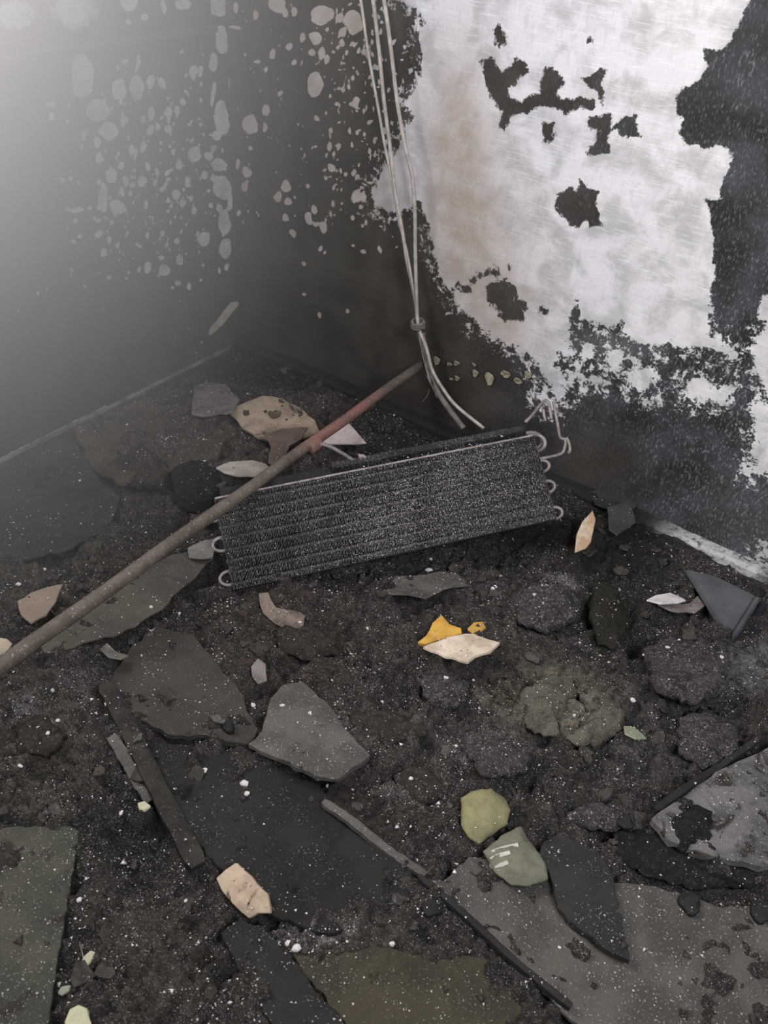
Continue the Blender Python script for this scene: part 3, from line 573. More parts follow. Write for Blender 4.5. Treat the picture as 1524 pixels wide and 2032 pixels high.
for a, b in (((975, 1690), (1028, 1677)), ((972, 1704), (1012, 1692)), ((982, 1722), (1008, 1712)), ((972, 1716), (990, 1728))):
    n = np.array([0, 0, 1.0]); A, B = hit(*a)+n*.0015, hit(*b)+n*.0015; d = (B-A)/np.linalg.norm(B-A); s = np.cross(n, d)*.0032
    pts = [A-s*.5, A+s*.5, (A+B)/2+s*1.3, B+s, B-s, (A+B)/2-s]
    V = [p for p in pts]+[p-n*.006 for p in pts]; k = len(pts)
    o = pydata('stripe', V, [tuple(range(k)), tuple(range(k, 2*k))[::-1]]+[(i, i+k, (i+1) % k+k, (i+1) % k) for i in range(k)], M_stripe, e); tag(o, 'off-white stripe')

# crusted lumps rising out of the bed
def crusty(name, c1, c2, dust):
    m = NT(name); c = m.mix(m.step(m.noise(26, 6, .7, .4), .38, .64), c1, c2)
    g = m.step(m.noise(300, 4, .7), .66-dust*.10, .74-dust*.10); g = m.math('MULTIPLY', g, m.step(m.noise(38, 5, .75), .42, .60, .05, 1))
    g2 = m.math('MULTIPLY', m.step(m.noise(120, 4, .7), .52, .66), .6*dust)
    c = m.mix(g2, c, (.26, .24, .225)); c = m.mix(g, c, (.52, .48, .47))
    return m.done(c, .85, m.bump(m.math('ADD', m.noise(60, 7, .75), m.math('MULTIPLY', m.noise(200, 4, .7), .4)), .03), 0, .3)
K_grey = crusty('ash_crusted_grey', (.095, .083, .078), (.034, .029, .026), 1.1)
K_brown = crusty('ash_crusted_brown', (.075, .058, .044), (.028, .022, .017), .55)
K_green = crusty('ash_crusted_olive', (.25, .225, .165), (.12, .105, .072), .9)
K_black = crusty('charred_lump', (.022, .020, .019), (.011, .010, .009), .25)
for poly, mat, hg, lab, sd in (
    ([(1272,1292),(1330,1262),(1400,1278),(1452,1320),(1436,1372),(1372,1395),(1300,1368)], K_grey, .022, 'large grey ash-crusted lump between the metal casing and the pale ash mound', 21),
    ([(1345,1425),(1400,1402),(1468,1438),(1466,1490),(1400,1525),(1346,1492)], K_grey, .020, 'grey rounded lump above the black lath at the right', 22),
    ([(1018,1178),(1080,1152),(1132,1178),(1146,1232),(1085,1258),(1028,1236)], K_grey, .018, 'white-dusted lump right of the yellow foam', 23),
    ([(826,1342),(880,1328),(936,1360),(912,1404),(848,1398)], K_grey, .014, 'grey dusted lump below the cream white piece', 24),
    ([(1036,1372),(1080,1340),(1130,1345),(1150,1375),(1120,1400),(1100,1430),(1110,1460),(1060,1455),(1030,1420)], K_green, .012, 'pale olive ash lump forming the left half of the ash mound', 25),
    ([(1150,1372),(1200,1368),(1240,1412),(1235,1450),(1190,1480),(1140,1478),(1120,1462),(1165,1440),(1170,1410)], K_green, .012, 'pale olive ash lump forming the right half of the ash mound', 26),
    ([(632,1108),(700,1092),(735,1110),(722,1136),(660,1146)], K_grey, .010, 'flat dusted lump just under the middle of the coil', 27),
    ([(232,915),(290,888),(335,925),(318,972),(256,968)], K_brown, .018, 'brown dusted lump on the brown crusted sheet', 28),
    ([(340,935),(398,912),(446,956),(420,1010),(352,1014)], K_black, .022, 'black lump in the hollow above the pole', 29),
    ([(28,1442),(88,1418),(134,1458),(96,1504),(40,1492)], K_brown, .014, 'brown dusted lump above the lower left board', 30),
    ([(1330,1632),(1372,1600),(1414,1612),(1408,1668),(1352,1690)], K_black, .014, 'black charred lump on the light grey board', 31),
    ([(1215,1655),(1290,1640),(1340,1680),(1400,1720),(1500,1735),(1500,1760),(1380,1765),(1290,1740),(1230,1705)], K_black, .012, 'long black charred lump between the two grey boards at the right', 32),
    ([(1100,1628),(1160,1640),(1222,1650),(1260,1628),(1250,1600),(1180,1592)], K_grey, .012, 'ash-dusted lump above the black tongue-shaped piece', 33),
    ([(690,1420),(760,1400),(830,1420),(850,1460),(780,1480),(710,1462)], K_brown, .014, 'brown dusted lump right of the grey tapered slab', 34),
    ([(920,1480),(1000,1462),(1060,1490),(1040,1535),(960,1540)], K_grey, .013, 'grey dusted lump above the yellow-green chunk', 35),
    ([(1180,1150),(1225,1165),(1250,1230),(1225,1290),(1188,1280),(1172,1210)], crusty('mossy_brown_lump', (.05, .038, .024), (.025, .027, .014), .15), .016, 'brown upright lump between the white-dusted lump and the narrow white flake', 36),
    ([(545,1250),(620,1240),(690,1262),(670,1300),(600,1310),(552,1290)], K_brown, .012, 'reddish brown dusted lump below the curled scrap', 37),
    ([(840,1598),(800,1580),(780,1540),(830,1520),(880,1545),(880,1580)], K_brown, .012, 'brown dusted lump left of the yellow-green chunk', 38)):
    chunk('crusted_lump', poly, mat, hg, lab, 'lump', sd, -.007, .8, 4.5)

# round scorched knots and holes in boards as low raised discs; the holes' dark is painted black
def disc(name, px, py, r, mat, label, cat, pxl=None, plane=None, parent=None, dz=.012):
    p = hit(px, py) if plane is None else on_plane(px, py, *plane)
    V = []; F = []; S = 18
    prof = [(1.15, 0), (1.0, .5), (.7, .35), (.35, .9), (0.05, .8)]
    for rr, zz in prof:
        for k in range(S):
            a = 2*pi*k/S; j = 1+.12*sin(3*a+px)+.06*cos(5*a); V.append(p+np.array([cos(a)*r*rr*j, sin(a)*r*rr*j, zz*dz]))
    for i in range(len(prof)-1):
        for k in range(S): F.append((i*S+k, i*S+(k+1) % S, (i+1)*S+(k+1) % S, (i+1)*S+k))
    F.append(tuple((len(prof)-1)*S+k for k in range(S)))
    F.append(tuple(range(S))[::-1])
    o = pydata(name, V, F, mat, parent, True)
    if parent is None: recenter(o); tag(o, label, cat)
    return o
M_black = mottled('black_char', (.012, .011, .010), (.020, .018, .017), 30, .1)
M_knot = mottled('brown_knot', (.12, .085, .05), (.08, .055, .035), 30, .2)
disc('board_disc', 545, 822, .016, M_knot, 'brown lump stuck on the largest tan board piece', 'lump', plane=pl, dz=.008)
disc('board_disc', 1368, 1795, .016, M_black, 'round black disc drawn for a dark hole in the wide grey board, left of two', 'lump', dz=.02)
disc('board_disc', 1508, 1812, .016, M_black, 'round black disc drawn for a dark hole in the wide grey board at the right edge', 'lump', dz=.02)
disc('board_disc', 455, 1448, .009, M_black, 'small black disc drawn for the dark hole in the corner of the dark brown slab', 'lump', dz=.028)
disc('board_disc', 855, 1802, .014, M_black, 'small black lump at the left rim of the wide grey board', 'lump', dz=.02)
disc('board_disc', 1240, 1634, .012, M_black, 'black lump left of the light grey board with a blackened middle', 'lump', dz=.02)

# laths (long narrow sticks)
def lath(px0, px1, w, th, mat, label, name='wooden_lath', l0=.02, l1=.02, cat='lath'):
    A, B = hit(*px0), hit(*px1); A[2] += l0; B[2] += l1; d = B-A; L = np.linalg.norm(d); d /= L
    s = np.cross(d, [0, 0, 1]); s /= np.linalg.norm(s); u = np.cross(s, d); V = []; F = []; n = 26; R = random.Random(int(px0[0]))
    for i in range(n):
        t = i/(n-1); ww = w*(1+R.uniform(-.12, .12))*(.75 if i in (0, n-1) else 1)
        c = A+d*L*t+u*.004*sin(t*7)
        for a, b in ((-.5, -.5), (.5, -.5), (.5, .4), (.3, .5), (-.3, .5), (-.5, .4)): V.append(c+s*ww*a+u*th*b*(1+R.uniform(-.1, .1)))
    for i in range(n-1):
        for k in range(6): F.append((i*6+k, i*6+(k+1) % 6, (i+1)*6+(k+1) % 6, (i+1)*6+k))
    F += [tuple(range(6))[::-1], tuple((n-1)*6+k for k in range(6))]
    return tag(recenter(pydata(name, V, F, mat)), label, cat)
lath((212, 1375), (395, 1735), .030, .016, M_wood, 'long charred lath slanting down left of the black board', l0=.022, l1=.02)
lath((222, 1470), (300, 1600), .020, .010, M_grslab, 'grey ash-coated lath beside the long charred lath', l0=.012, l1=.014)
lath((640, 1600), (842, 1745), .014, .012, M_grslab, 'thin grey lath along the right edge of the black board', l0=.012, l1=.01)
lath((830, 1745), (1130, 2005), .010, .012, M_black, 'thin black lath along the left edge of the wide grey board', l0=.008, l1=.008)
lath((1295, 1618), (1500, 1478), .012, .014, M_black, 'black charred lath along the upper edge of the light grey board', l0=.014, l1=.02)
lath((430, 688), (205, 812), .016, .014, M_black, 'thin black strip along the foot of the left wall', l0=.012, l1=.012)  # black strip following the dark line at the wall foot
lath((500, 690), (700, 778), .016, .014, M_black, 'thin black strip along the foot of the right wall near the corner', l0=.012, l1=.012)  # same black strip on the other side of the corner

# metal casing by the right wall
e = empty('metal_casing', tuple(hit(1440, 1200))); tag(e, 'blue-grey sheet metal casing corner at the right edge by the wall', 'casing')
def prism(name, poly, z, th, mat, parent):
    top = [on_z(x, y, z) for x, y in poly]; k = len(top); V = top+[p-np.array([0, 0, th]) for p in top]
    o = pydata(name, V, [tuple(range(k)), tuple(range(k, 2*k))[::-1]]+[(i, i+k, (i+1) % k+k, (i+1) % k) for i in range(k)], mat, parent)
    bm = bmesh.new(); bm.from_mesh(o.data); bmesh.ops.recalc_face_normals(bm, faces=bm.faces[:]); bmesh.ops.bevel(bm, geom=bm.edges[:], offset=.003, segments=2, affect='EDGES'); bm.to_mesh(o.data); bm.free(); return o
prism('top_panel', [(1360,1128),(1420,1142),(1502,1182),(1456,1256),(1425,1235),(1402,1195)], .095, .012, M_metalg, e)
prism('side_panel', [(1500,1181),(1510,1186),(1462,1262),(1454,1255)], .105, .09, M_metalg, e)
prism('inner_box', [(1512,1190),(1640,1180),(1640,1290),(1524,1290),(1468,1262)], .07, .06, M_navy, e)
prism('front_panel', [(1452,1262),(1640,1300),(1640,1350),(1470,1300)], .085, .02, M_metalg, e)

# skirting of both walls
def skirting(name, a, b, th, h, mat, axis):
    V = []; F = []; n = 90
    for i in range(n):
        t = a+(b-a)*i/(n-1); w = 1+.12*float(fbm(np.array([t]), np.array([0.]), 18, 3, 400)[0])
        for p, q in ((-.002, 0), (th*w, 0), (th*w, h*.85), (th*.7, h*w), (-.002, h*w)):
            V.append((p, t, q) if axis == 'L' else (t, -p, q))
    for i in range(n-1):
        for k in range(5): F.append((i*5+k, i*5+(k+1) % 5, (i+1)*5+(k+1) % 5, (i+1)*5+k))
    F += [tuple(range(5)), tuple((n-1)*5+k for k in range(5))]
    o = pydata(name, V, F, mat); bm = bmesh.new(); bm.from_mesh(o.data); bmesh.ops.recalc_face_normals(bm, faces=bm.faces[:]); bm.to_mesh(o.data); bm.free()
    return tag(o, kind='structure')
m = NT('ash_coated_skirting')
sp = m.n.new('ShaderNodeSeparateXYZ'); m.link(m.tc.outputs['Object'], sp.inputs[0])
win = m.math('MULTIPLY', m.step(sp.outputs[0], 1.42, 1.56), m.step(sp.outputs[0], 1.76, 1.70))
k = m.math('MULTIPLY', win, m.step(m.noise(60, 6, .7), .30, .55))
M_skirt = m.done(m.mix(k, (.02, .02, .02), (.50, .49, .49)), .9, m.bump(m.noise(90, 5, .7), .004))
skirting('baseboard_right', .02, 2.6, .042, .042, M_skirt, 'R')
skirting('baseboard_left', -2.4, -.02, .010, .012, mottled('ash_dusted_skirting', (.20, .195, .175), (.06, .06, .05), 14, .5), 'L')
# horizontal ledge line on the left wall
zL = on_plane(165, 96, (0, 0, 0), np.array([1.0, 0, 0]))[2]
V = []; n = 60
for i in range(n):
    y = -2.4+2.36*i/(n-1)
    for p, q in ((-.003, -.008), (.006, -.008), (.007, .006), (-.003, .008)): V.append((p+.0006*sin(i*1.7), y, zL+q))
F = [(i*4+k, i*4+(k+1) % 4, (i+1)*4+(k+1) % 4, (i+1)*4+k) for i in range(n-1) for k in range(4)]+[(3, 2, 1, 0), tuple((n-1)*4+k for k in range(4))]
tag(pydata('trim_1', V, F, mottled('sooty_wall_trim', (.10, .098, .085), (.06, .058, .05), 10, .3)), kind='structure')

# ------------------------------------------------------------------ burnt evaporator coil
M_fin = NT('sooty_aluminium_fins')
g = M_fin.math('MULTIPLY', M_fin.step(M_fin.noise(210, 4, .7), .48, .66), M_fin.step(M_fin.noise(9, 5, .7), .40, .60, .20, .95))
cc = M_fin.mix(M_fin.step(M_fin.noise(12, 5, .6), .35, .65), (.042, .037, .035), (.085, .079, .079))
M_fin = M_fin.done(M_fin.mix(g, cc, (.46, .43, .44)), .6, None, .15, .5)
M_tube = mottled('sooty_copper_tube', (.30, .265, .245), (.16, .14, .13), 40, .3, rough=.6, metal=.2)
M_plate = mottled('sooty_end_plate', (.06, .056, .053), (.032, .03, .028), 20, .4, rough=.6, metal=.2)
q = [(430, 990), (1060, 865), (1100, 1030), (462, 1170)]
A = np.array([ray(*q[0]), -ray(*q[1]), ray(*q[2]), -ray(*q[3])]).T
t = np.linalg.svd(A)[2][-1]; t = t/t[3]; s = (.078-CAM_H)/(ray(*q[3])[2])
TL, TR, BR, BL = [CP+ray(*p)*tt*s for p, tt in zip(q, t)]
ea = ((TR-TL)+(BR-BL))/2; LEN = np.linalg.norm(ea); ea /= LEN
eb = ((TL-BL)+(TR-BR))/2; eb -= ea*(eb @ ea); HGT = np.linalg.norm(eb); eb /= HGT
en = np.cross(ea, eb); en = en if en[2] > 0 else -en
O0 = (TL+TR+BR+BL)/4-ea*LEN/2-eb*HGT/2
TH = .026
coil = empty('evaporator_coil', tuple(O0)); tag(coil, 'burnt finned evaporator coil leaning in the rubble, white ash on its fins', 'evaporator coil')
def cp(a, b, n, o=None, e=None):
    o = O0 if o is None else o; E1, E2, E3 = e or (ea, eb, en); return o+E1*a+E2*b+E3*n
def fin_bank(name, o, e, L, Hh, T, rows):
    V = []; F = []; nf = int(L/.0032); R = random.Random(4); prof = []
    nb = rows*4
    for i in range(nb+1):
        b = Hh*i/nb; prof.append((b, -(0, .001, .0052, .001)[i % 4]))
    for i in range(nf):
        a = L*(i+.5)/nf; j = R.gauss(0, .0003); off = len(V); k = len(prof)
        bendz = .002*float(fbm(np.array([a*9]), np.array([0.]), 1, 2, 500)[0])
        for th in (-.00045, .00045):
            for b, nn in prof:
                lean = j
                V.append(cp(a+th+lean, b, nn+bendz, o, e))
            for b, nn in prof[::-1]:
                V.append(cp(a+th, b, -T, o, e))
        m2 = 2*k
        for q in range(m2): F.append((off+q, off+(q+1) % m2, off+m2+(q+1) % m2, off+m2+q))
        for q in range(k-1):
            F.append((off+q, off+q+1, off+m2-2-q, off+m2-1-q)); F.append((off+m2+m2-1-q, off+m2+m2-2-q, off+m2+q+1, off+m2+q))
    return pydata(name, V, F, M_fin, coil)
fin_bank('fin_block', O0, (ea, eb, en), LEN, HGT, TH, 8)
def box_at(name, o, e, a0, a1, b0, b1, n0, n1, mat, parent):
    V = [cp(a, b, n, o, e) for a in (a0, a1) for b in (b0, b1) for n in (n0, n1)]
    F = [(0, 1, 3, 2), (4, 6, 7, 5), (0, 4, 5, 1), (2, 3, 7, 6), (0, 2, 6, 4), (1, 5, 7, 3)]
    ob = pydata(name, V, F, mat, parent); bm = bmesh.new(); bm.from_mesh(ob.data); bmesh.ops.recalc_face_normals(bm, faces=bm.faces[:]); bm.to_mesh(ob.data); bm.free(); return ob
E1 = (ea, eb, en)
for a in (-.002, LEN): box_at('end_plate', O0, E1, a, a+.002, -.002, HGT+.002, -TH-.002, .002, M_plate, coil)
for b0, b1, mm_ in ((HGT, HGT+.004, M_tube), (-.002, 0, M_black)): box_at('edge_strip', O0, E1, 0, LEN, b0, b1, -.010, .001, mm_, coil)
# rear bank folded back behind the top edge
bdir = -eb*.62-en*.78; bdir /= np.linalg.norm(bdir); ndir = np.cross(ea, bdir); ndir = ndir if ndir[2] > 0 else -ndir
O1 = O0+eb*(HGT+.034)+ea*LEN*.36-en*.014
E2 = (ea, bdir, ndir)
fin_bank('rear_fin_block', O1, E2, LEN*.62, .062, .022, 3)
box_at('rear_end_plate', O1, E2, LEN*.62, LEN*.62+.002, -.002, .064, -.024, .002, M_plate, coil)
box_at('rear_end_plate', O1, E2, -.002, 0, -.002, .064, -.024, .002, M_plate, coil)
box_at('gap_shade_strip', O0, E1, LEN*.02, LEN*.98, HGT+.002, HGT+.026, -.034, -.022, M_black, coil)  # black strip drawn for the shaded gap between the two fin banks
def ubend(b0, b1, side, n0=-TH/2, r=.0036, reach=.024, n1=None):
    pts = []; a0 = LEN+.001 if side > 0 else -.001; n1 = n0 if n1 is None else n1
    for k in range(13):
        t = k/12*pi; bb = (b0+b1)/2-(b1-b0)/2*cos(t); nn = (n0+n1)/2-(n1-n0)/2*cos(t)
        pts.append(cp(a0+side*(.004+sin(t)*reach*.85), bb, nn))
    pts = [cp(a0-side*.01, b0, n0)]+pts+[cp(a0-side*.01, b1, n1)]
    V, F = tube(pts, r, 10); o = pydata('return_bend', V, F, M_tube, coil, True); tag(o, 'brownish copper return bend'); return o
rp = HGT/8
for k in (0, 1, 2): ubend(rp*(.6+2*k-(.55 if k == 0 else 0)), rp*(1.7+2*k-(.55 if k == 0 else 0)), 1)
ubend(rp*6.6, rp*8.2, 1, -.012, .0042, .030); ubend(rp*7.0, rp*8.7, 1, -.034, .0042, .034)
for k in (0, 1): ubend(rp*(.5+3*k), rp*(1.7+3*k), -1)
ubend(rp*6.2, rp*7.3, -1)
for k in range(8):
    V, F = tube([cp(-.004, rp*(k+.5), -TH/2), cp(LEN+.004, rp*(k+.5), -TH/2)], .0040, 10); pydata('tube', V, F, M_tube, coil, True)
def coil_pipe(name, px, r, nback=-.013):
    p0 = cp(0, 0, nback); pts = [on_plane(x, y, p0, en) for x, y in px]
    V, F = tube(catmull(pts, 7), r, 10); return pydata(name, V, F, M_tube, coil, True)
coil_pipe('header_pipe', [(1098,797),(1101,812),(1108,850),(1112,868),(1122,874),(1119,893),(1112,901),(1090,907),(1058,912)], .0036)
coil_pipe('header_pipe', [(1124,868),(1129,878),(1131,893),(1127,900)], .0034)
coil_pipe('header_pipe', [(1042,838),(1056,824),(1070,806),(1082,795),(1088,800),(1092,815),(1094,832)], .0040)
coil_pipe('header_pipe', [(1078,812),(1080,826),(1083,836)], .0034)

# ash lying on the coil
def crumbs(name, pts, sizes, mat, label, cat, seed=0, flat=.55):
    R = np.random.default_rng(seed); n = len(pts)
    base = np.array([(1, 0, 0), (-.5, .87, 0), (-.5, -.87, 0), (0, 0, 1), (0, 0, -.7)], float)
    Fb = np.array([(0, 1, 3), (1, 2, 3), (2, 0, 3), (1, 0, 4), (2, 1, 4), (0, 2, 4)])
    a = R.random(n)*2*pi; ca, sa = np.cos(a), np.sin(a)
    V = base[None]*R.uniform(.6, 1.4, (n, 5, 3)); V[:, :, 2] *= flat
    x = V[:, :, 0]*ca[:, None]-V[:, :, 1]*sa[:, None]; y = V[:, :, 0]*sa[:, None]+V[:, :, 1]*ca[:, None]
    V = np.stack([x, y, V[:, :, 2]], -1)*sizes[:, None, None]+pts[:, None]
    F = (Fb[None]+np.arange(n)[:, None, None]*5).reshape(-1, 3); V = V.reshape(-1, 3)
    me = bpy.data.meshes.new(name); me.vertices.add(len(V)); me.vertices.foreach_set('co', V.astype(np.float32).ravel())
    me.loops.add(F.size); me.loops.foreach_set('vertex_index', F.ravel().astype(np.int32))
    me.polygons.add(len(F)); me.polygons.foreach_set('loop_start', np.arange(0, F.size, 3, dtype=np.int32)); me.update(calc_edges=True); me.validate()
    me.materials.append(mat); o = bpy.data.objects.new(name, me); col.objects.link(o); return tag(o, label, cat, kind='stuff')
M_crumb = mottled('white_ash_crumb', (.70, .65, .63), (.40, .36, .34), 70, 0)
M_coal = mottled('charcoal_grit', (.026, .022, .019), (.05, .042, .036), 60, .15)
P = []; S = []
R = np.random.default_rng(12)
while len(P) < 8500:
    a, b = R.random()*LEN, R.random()*HGT
    dens = .10+.9*np.exp(-((a/LEN-.48)/.13)**2-((b/HGT-.35)/.3)**2)+.9*np.exp(-((a/LEN-.82)/.20)**2-((b/HGT-.65)/.35)**2)+.35*np.exp(-((a/LEN-.6)/.3)**2)
    if R.random() < dens: P.append(cp(a, b, .0004)); S.append(.0005+.0014*R.random()**3)
for i in range(170):
    P.append(cp((.4+.58*R.random()**.7)*LEN, HGT+R.uniform(.0, .022), R.uniform(-.02, .0))); S.append(.0008+.003*R.random()**3)
crumbs('ash_dust', np.array(P), np.array(S), M_crumb, 'white ash grains lying on the burnt coil', 'ash', 1)

# what lies loose comes to rest on the boards as well as on the bed
from mathutils.bvhtree import BVHTree
bV = []; bF = []
for o in list(scn.objects):
    if o.type != 'MESH' or o.parent is not None or len(o.data.vertices) > 5000: continue
    if any(k in o.name for k in ('floor', 'trim', 'haze', 'pipe', 'tie', 'wire', 'base', 'dust')): continue
    k = len(bV); L = o.location
    bV += [v.co+L for v in o.data.vertices]; bF += [tuple(k+i for i in p.vertices) for p in o.data.polygons]
BV = BVHTree.FromPolygons(bV, bF)
def rest(x, y):
    z = hz(x, y); q = BV.ray_cast(Vector((x, y, .6)), Vector((0, 0, -1)))
    if q[0] is not None and q[0].z > z: return q[0].z, True
    return z, False
def scatter(N, prob_pow, prob_k, floor_p, on_board):
    x = R.uniform(.05, 2.5, N); y = R.uniform(-2.0, -.03, N)
    ii = np.clip((x/STEP).astype(int), 0, len(NX)-1); jj = np.clip(((y+2.55)/STEP).astype(int), 0, len(NY)-1)
    cl = sst(fbm(x, y, 22, 3, 700), -.25, .35)
    keep = R.random(N) < ((AG[ii, jj]**prob_pow)*prob_k+floor_p)*(.15+.85*cl)
    out = []
    for a, b in zip(x[keep], y[keep]):
        z, brd = rest(a, b)
        if brd and R.random() > on_board: continue
        out.append((a, b, z))
    return np.array(out)
Q = scatter(300000, 1.5, .75, .05, .45); sz = .0008+.0020*R.random(len(Q))**3.5; sz[R.random(len(Q)) < .025] *= 2.1
Q[:, 2] += sz*.3
crumbs('ash_crumbs', Q, sz, M_crumb, 'white and grey ash crumbs strewn over the rubble', 'ash', 2)
Q = scatter(30000, 1, 0, .42, .12); sz = .0015+.007*R.random(len(Q))**3; Q[:, 2] += sz*.2
crumbs('charcoal_grit', Q, sz, M_coal, 'black charcoal grit strewn over the rubble', 'charcoal', 3, .7)
# thin crust flakes, tilted every way
def flakes(name, Q, sizes, mats, label, cat, seed):
    R2 = np.random.default_rng(seed); V = []; F = []; mi = []
    for (x, y, z), s_ in zip(Q, sizes):
        k = int(R2.integers(8, 13)); a0 = R2.random()*6.28; st = R2.uniform(.5, 1)
        nn = Vector((R2.normal(0, .28), R2.normal(0, .28), 1)).normalized(); rot = nn.to_track_quat('Z', 'X').to_matrix() @ Matrix.Rotation(a0, 3, 'Z'); off = len(V)
        rad = [s_*R2.uniform(.55, 1.2) for _ in range(k)]; th = s_*R2.uniform(.06, .18)
        for zz in (th, -th):
            for i in range(k):
                a = 2*pi*i/k; V.append(tuple(rot @ Vector((cos(a)*rad[i], sin(a)*rad[i]*st, zz+R2.normal(0, .03)*s_))+Vector((x, y, z+s_*.12))))
        F.append(tuple(range(off, off+k))); F.append(tuple(range(off+k, off+2*k))[::-1])
        for i in range(k): F.append((off+i, off+i+k, off+(i+1) % k+k, off+(i+1) % k))
        mi += [int(R2.integers(0, len(mats)))]*(k+2)
    me = bpy.data.meshes.new(name); me.from_pydata(V, [], F)
    for q_ in mats: me.materials.append(q_)
    me.polygons.foreach_set('material_index', mi); me.update()
    o = bpy.data.objects.new(name, me); col.objects.link(o); return tag(o, label, cat, kind='stuff')
Q = scatter(7000, 1, 0, .55, .10); sz = .003+.018*R.random(len(Q))**4
flakes('burnt_flakes', Q, sz, [M_coal, mottled('brown_char_flake', (.060, .047, .037), (.035, .028, .022), 30, .6, (.3, .28, .26)), mottled('grey_char_flake', (.070, .066, .060), (.04, .037, .034), 30, .7, (.34, .32, .3)), M_coal, mottled('dun_char_flake', (.045, .040, .032), (.028, .025, .02), 30, .5, (.3, .28, .26))], 'small dark curled flakes of burnt matter all over the rubble', 'burnt flakes', 77)

# larger chips, each its own thing
CHIPS = [(705,1108,8),(856,1109,7),(850,1132,8),(978,1168,5),(355,1218,6),(502,1400,7),(405,1530,7),(787,1640,7),(770,1630,5),(777,1873,7),(1255,1390,8),(1140,1420,6),(240,1613,6),(690,1868,5),(157,1786,6),(587,1882,11),(572,1872,8),(36,1160,6),(88,1130,4),(482,1042,6),(560,1400,5),(615,1415,5),(300,1205,5),(1010,1265,4),(730,1245,5),(640,1212,4),(1060,1180,4),(595,1235,4),(1325,1285,5),(1432,1305,6),(1278,1300,5),(1230,1170,4),(1348,1270,4),(905,1480,4),(815,1545,5),(1110,1880,4),(455,1990,5),(395,1870,6),(368,1788,5),(105,1370,6),(20,1355,5),(115,1430,6),(95,1455,5),(40,1520,5),(700,1565,6),(650,1560,5),(485,1555,9),(490,1575,7),(355,1640,4),(660,1350,4),(940,1350,4),(885,1345,6)]
CHIP_LABEL = {(705,1108): 'white plaster chip just below the left half of the coil', (856,1109): 'upper of two paired white plaster chips below the middle of the coil',
 (850,1132): 'lower of two paired white plaster chips below the middle of the coil', (502,1400): 'white plaster chip where the dark brown slab meets the grey tapered slab',
 (787,1640): 'larger of two white plaster chips left of the yellow-green chunk', (770,1630): 'smaller of two white plaster chips left of the yellow-green chunk',
 (1255,1390): 'white plaster chip at the right rim of the pale ash mound', (1140,1420): 'white plaster chip in the dark middle of the pale ash mound',
 (587,1882): 'larger of two white plaster chips right of the black charred strip', (572,1872): 'smaller of two white plaster chips right of the black charred strip',
 (777,1873): 'white plaster chip above the right end of the olive-brown board', (240,1613): 'white plaster chip left of the long charred lath',
 (355,1218): 'white plaster chip at the edge of the brown singed sheet', (978,1168): 'white plaster chip right of the thin grey curled sheet',
 (405,1530): 'white plaster chip at the upper edge of the large black charred board', (482,1042): 'white plaster chip lying on the left part of the coil',
 (485,1555): 'larger of two white plaster chips at the top of the black charred board', (490,1575): 'smaller of two white plaster chips at the top of the black charred board',
 (36,1160): 'white plaster chip above the rounded tan flake by the left edge', (157,1786): 'white plaster chip just right of the lower left board'}
for i, (px, py, r) in enumerate(CHIPS):
    p = hit(px, py, .002); rr = r/FPX*np.linalg.norm(p-CP)*.9
    rd = random.Random(i+50); bm = bmesh.new(); bmesh.ops.create_icosphere(bm, subdivisions=2, radius=1)
    sx, sy, szz = rd.uniform(.7, 1.2), rd.uniform(.6, 1.0), rd.uniform(.35, .6)
    for v in bm.verts:
        k = 1+rd.uniform(-.16, .16); v.co = Vector((v.co.x*sx*k, v.co.y*sy*k, v.co.z*szz*k))*rr
    bmesh.ops.rotate(bm, verts=bm.verts, matrix=Matrix.Rotation(rd.uniform(0, 6), 3, 'Z'))
    me = bpy.data.meshes.new('plaster_chip'); bm.to_mesh(me); bm.free(); me.materials.append(M_white)
    o = bpy.data.objects.new('plaster_chip', me); col.objects.link(o); o.location = (p[0], p[1], p[2]+rr*.15)
    if (px, py) in CHIP_LABEL: tag(o, CHIP_LABEL[(px, py)], 'plaster chip', 'loose plaster chips in the rubble')
    else: tag(o, 'tiny white plaster chip, one of the smallest strewn loose over the rubble', 'plaster chip', 'loose plaster chips in the rubble')

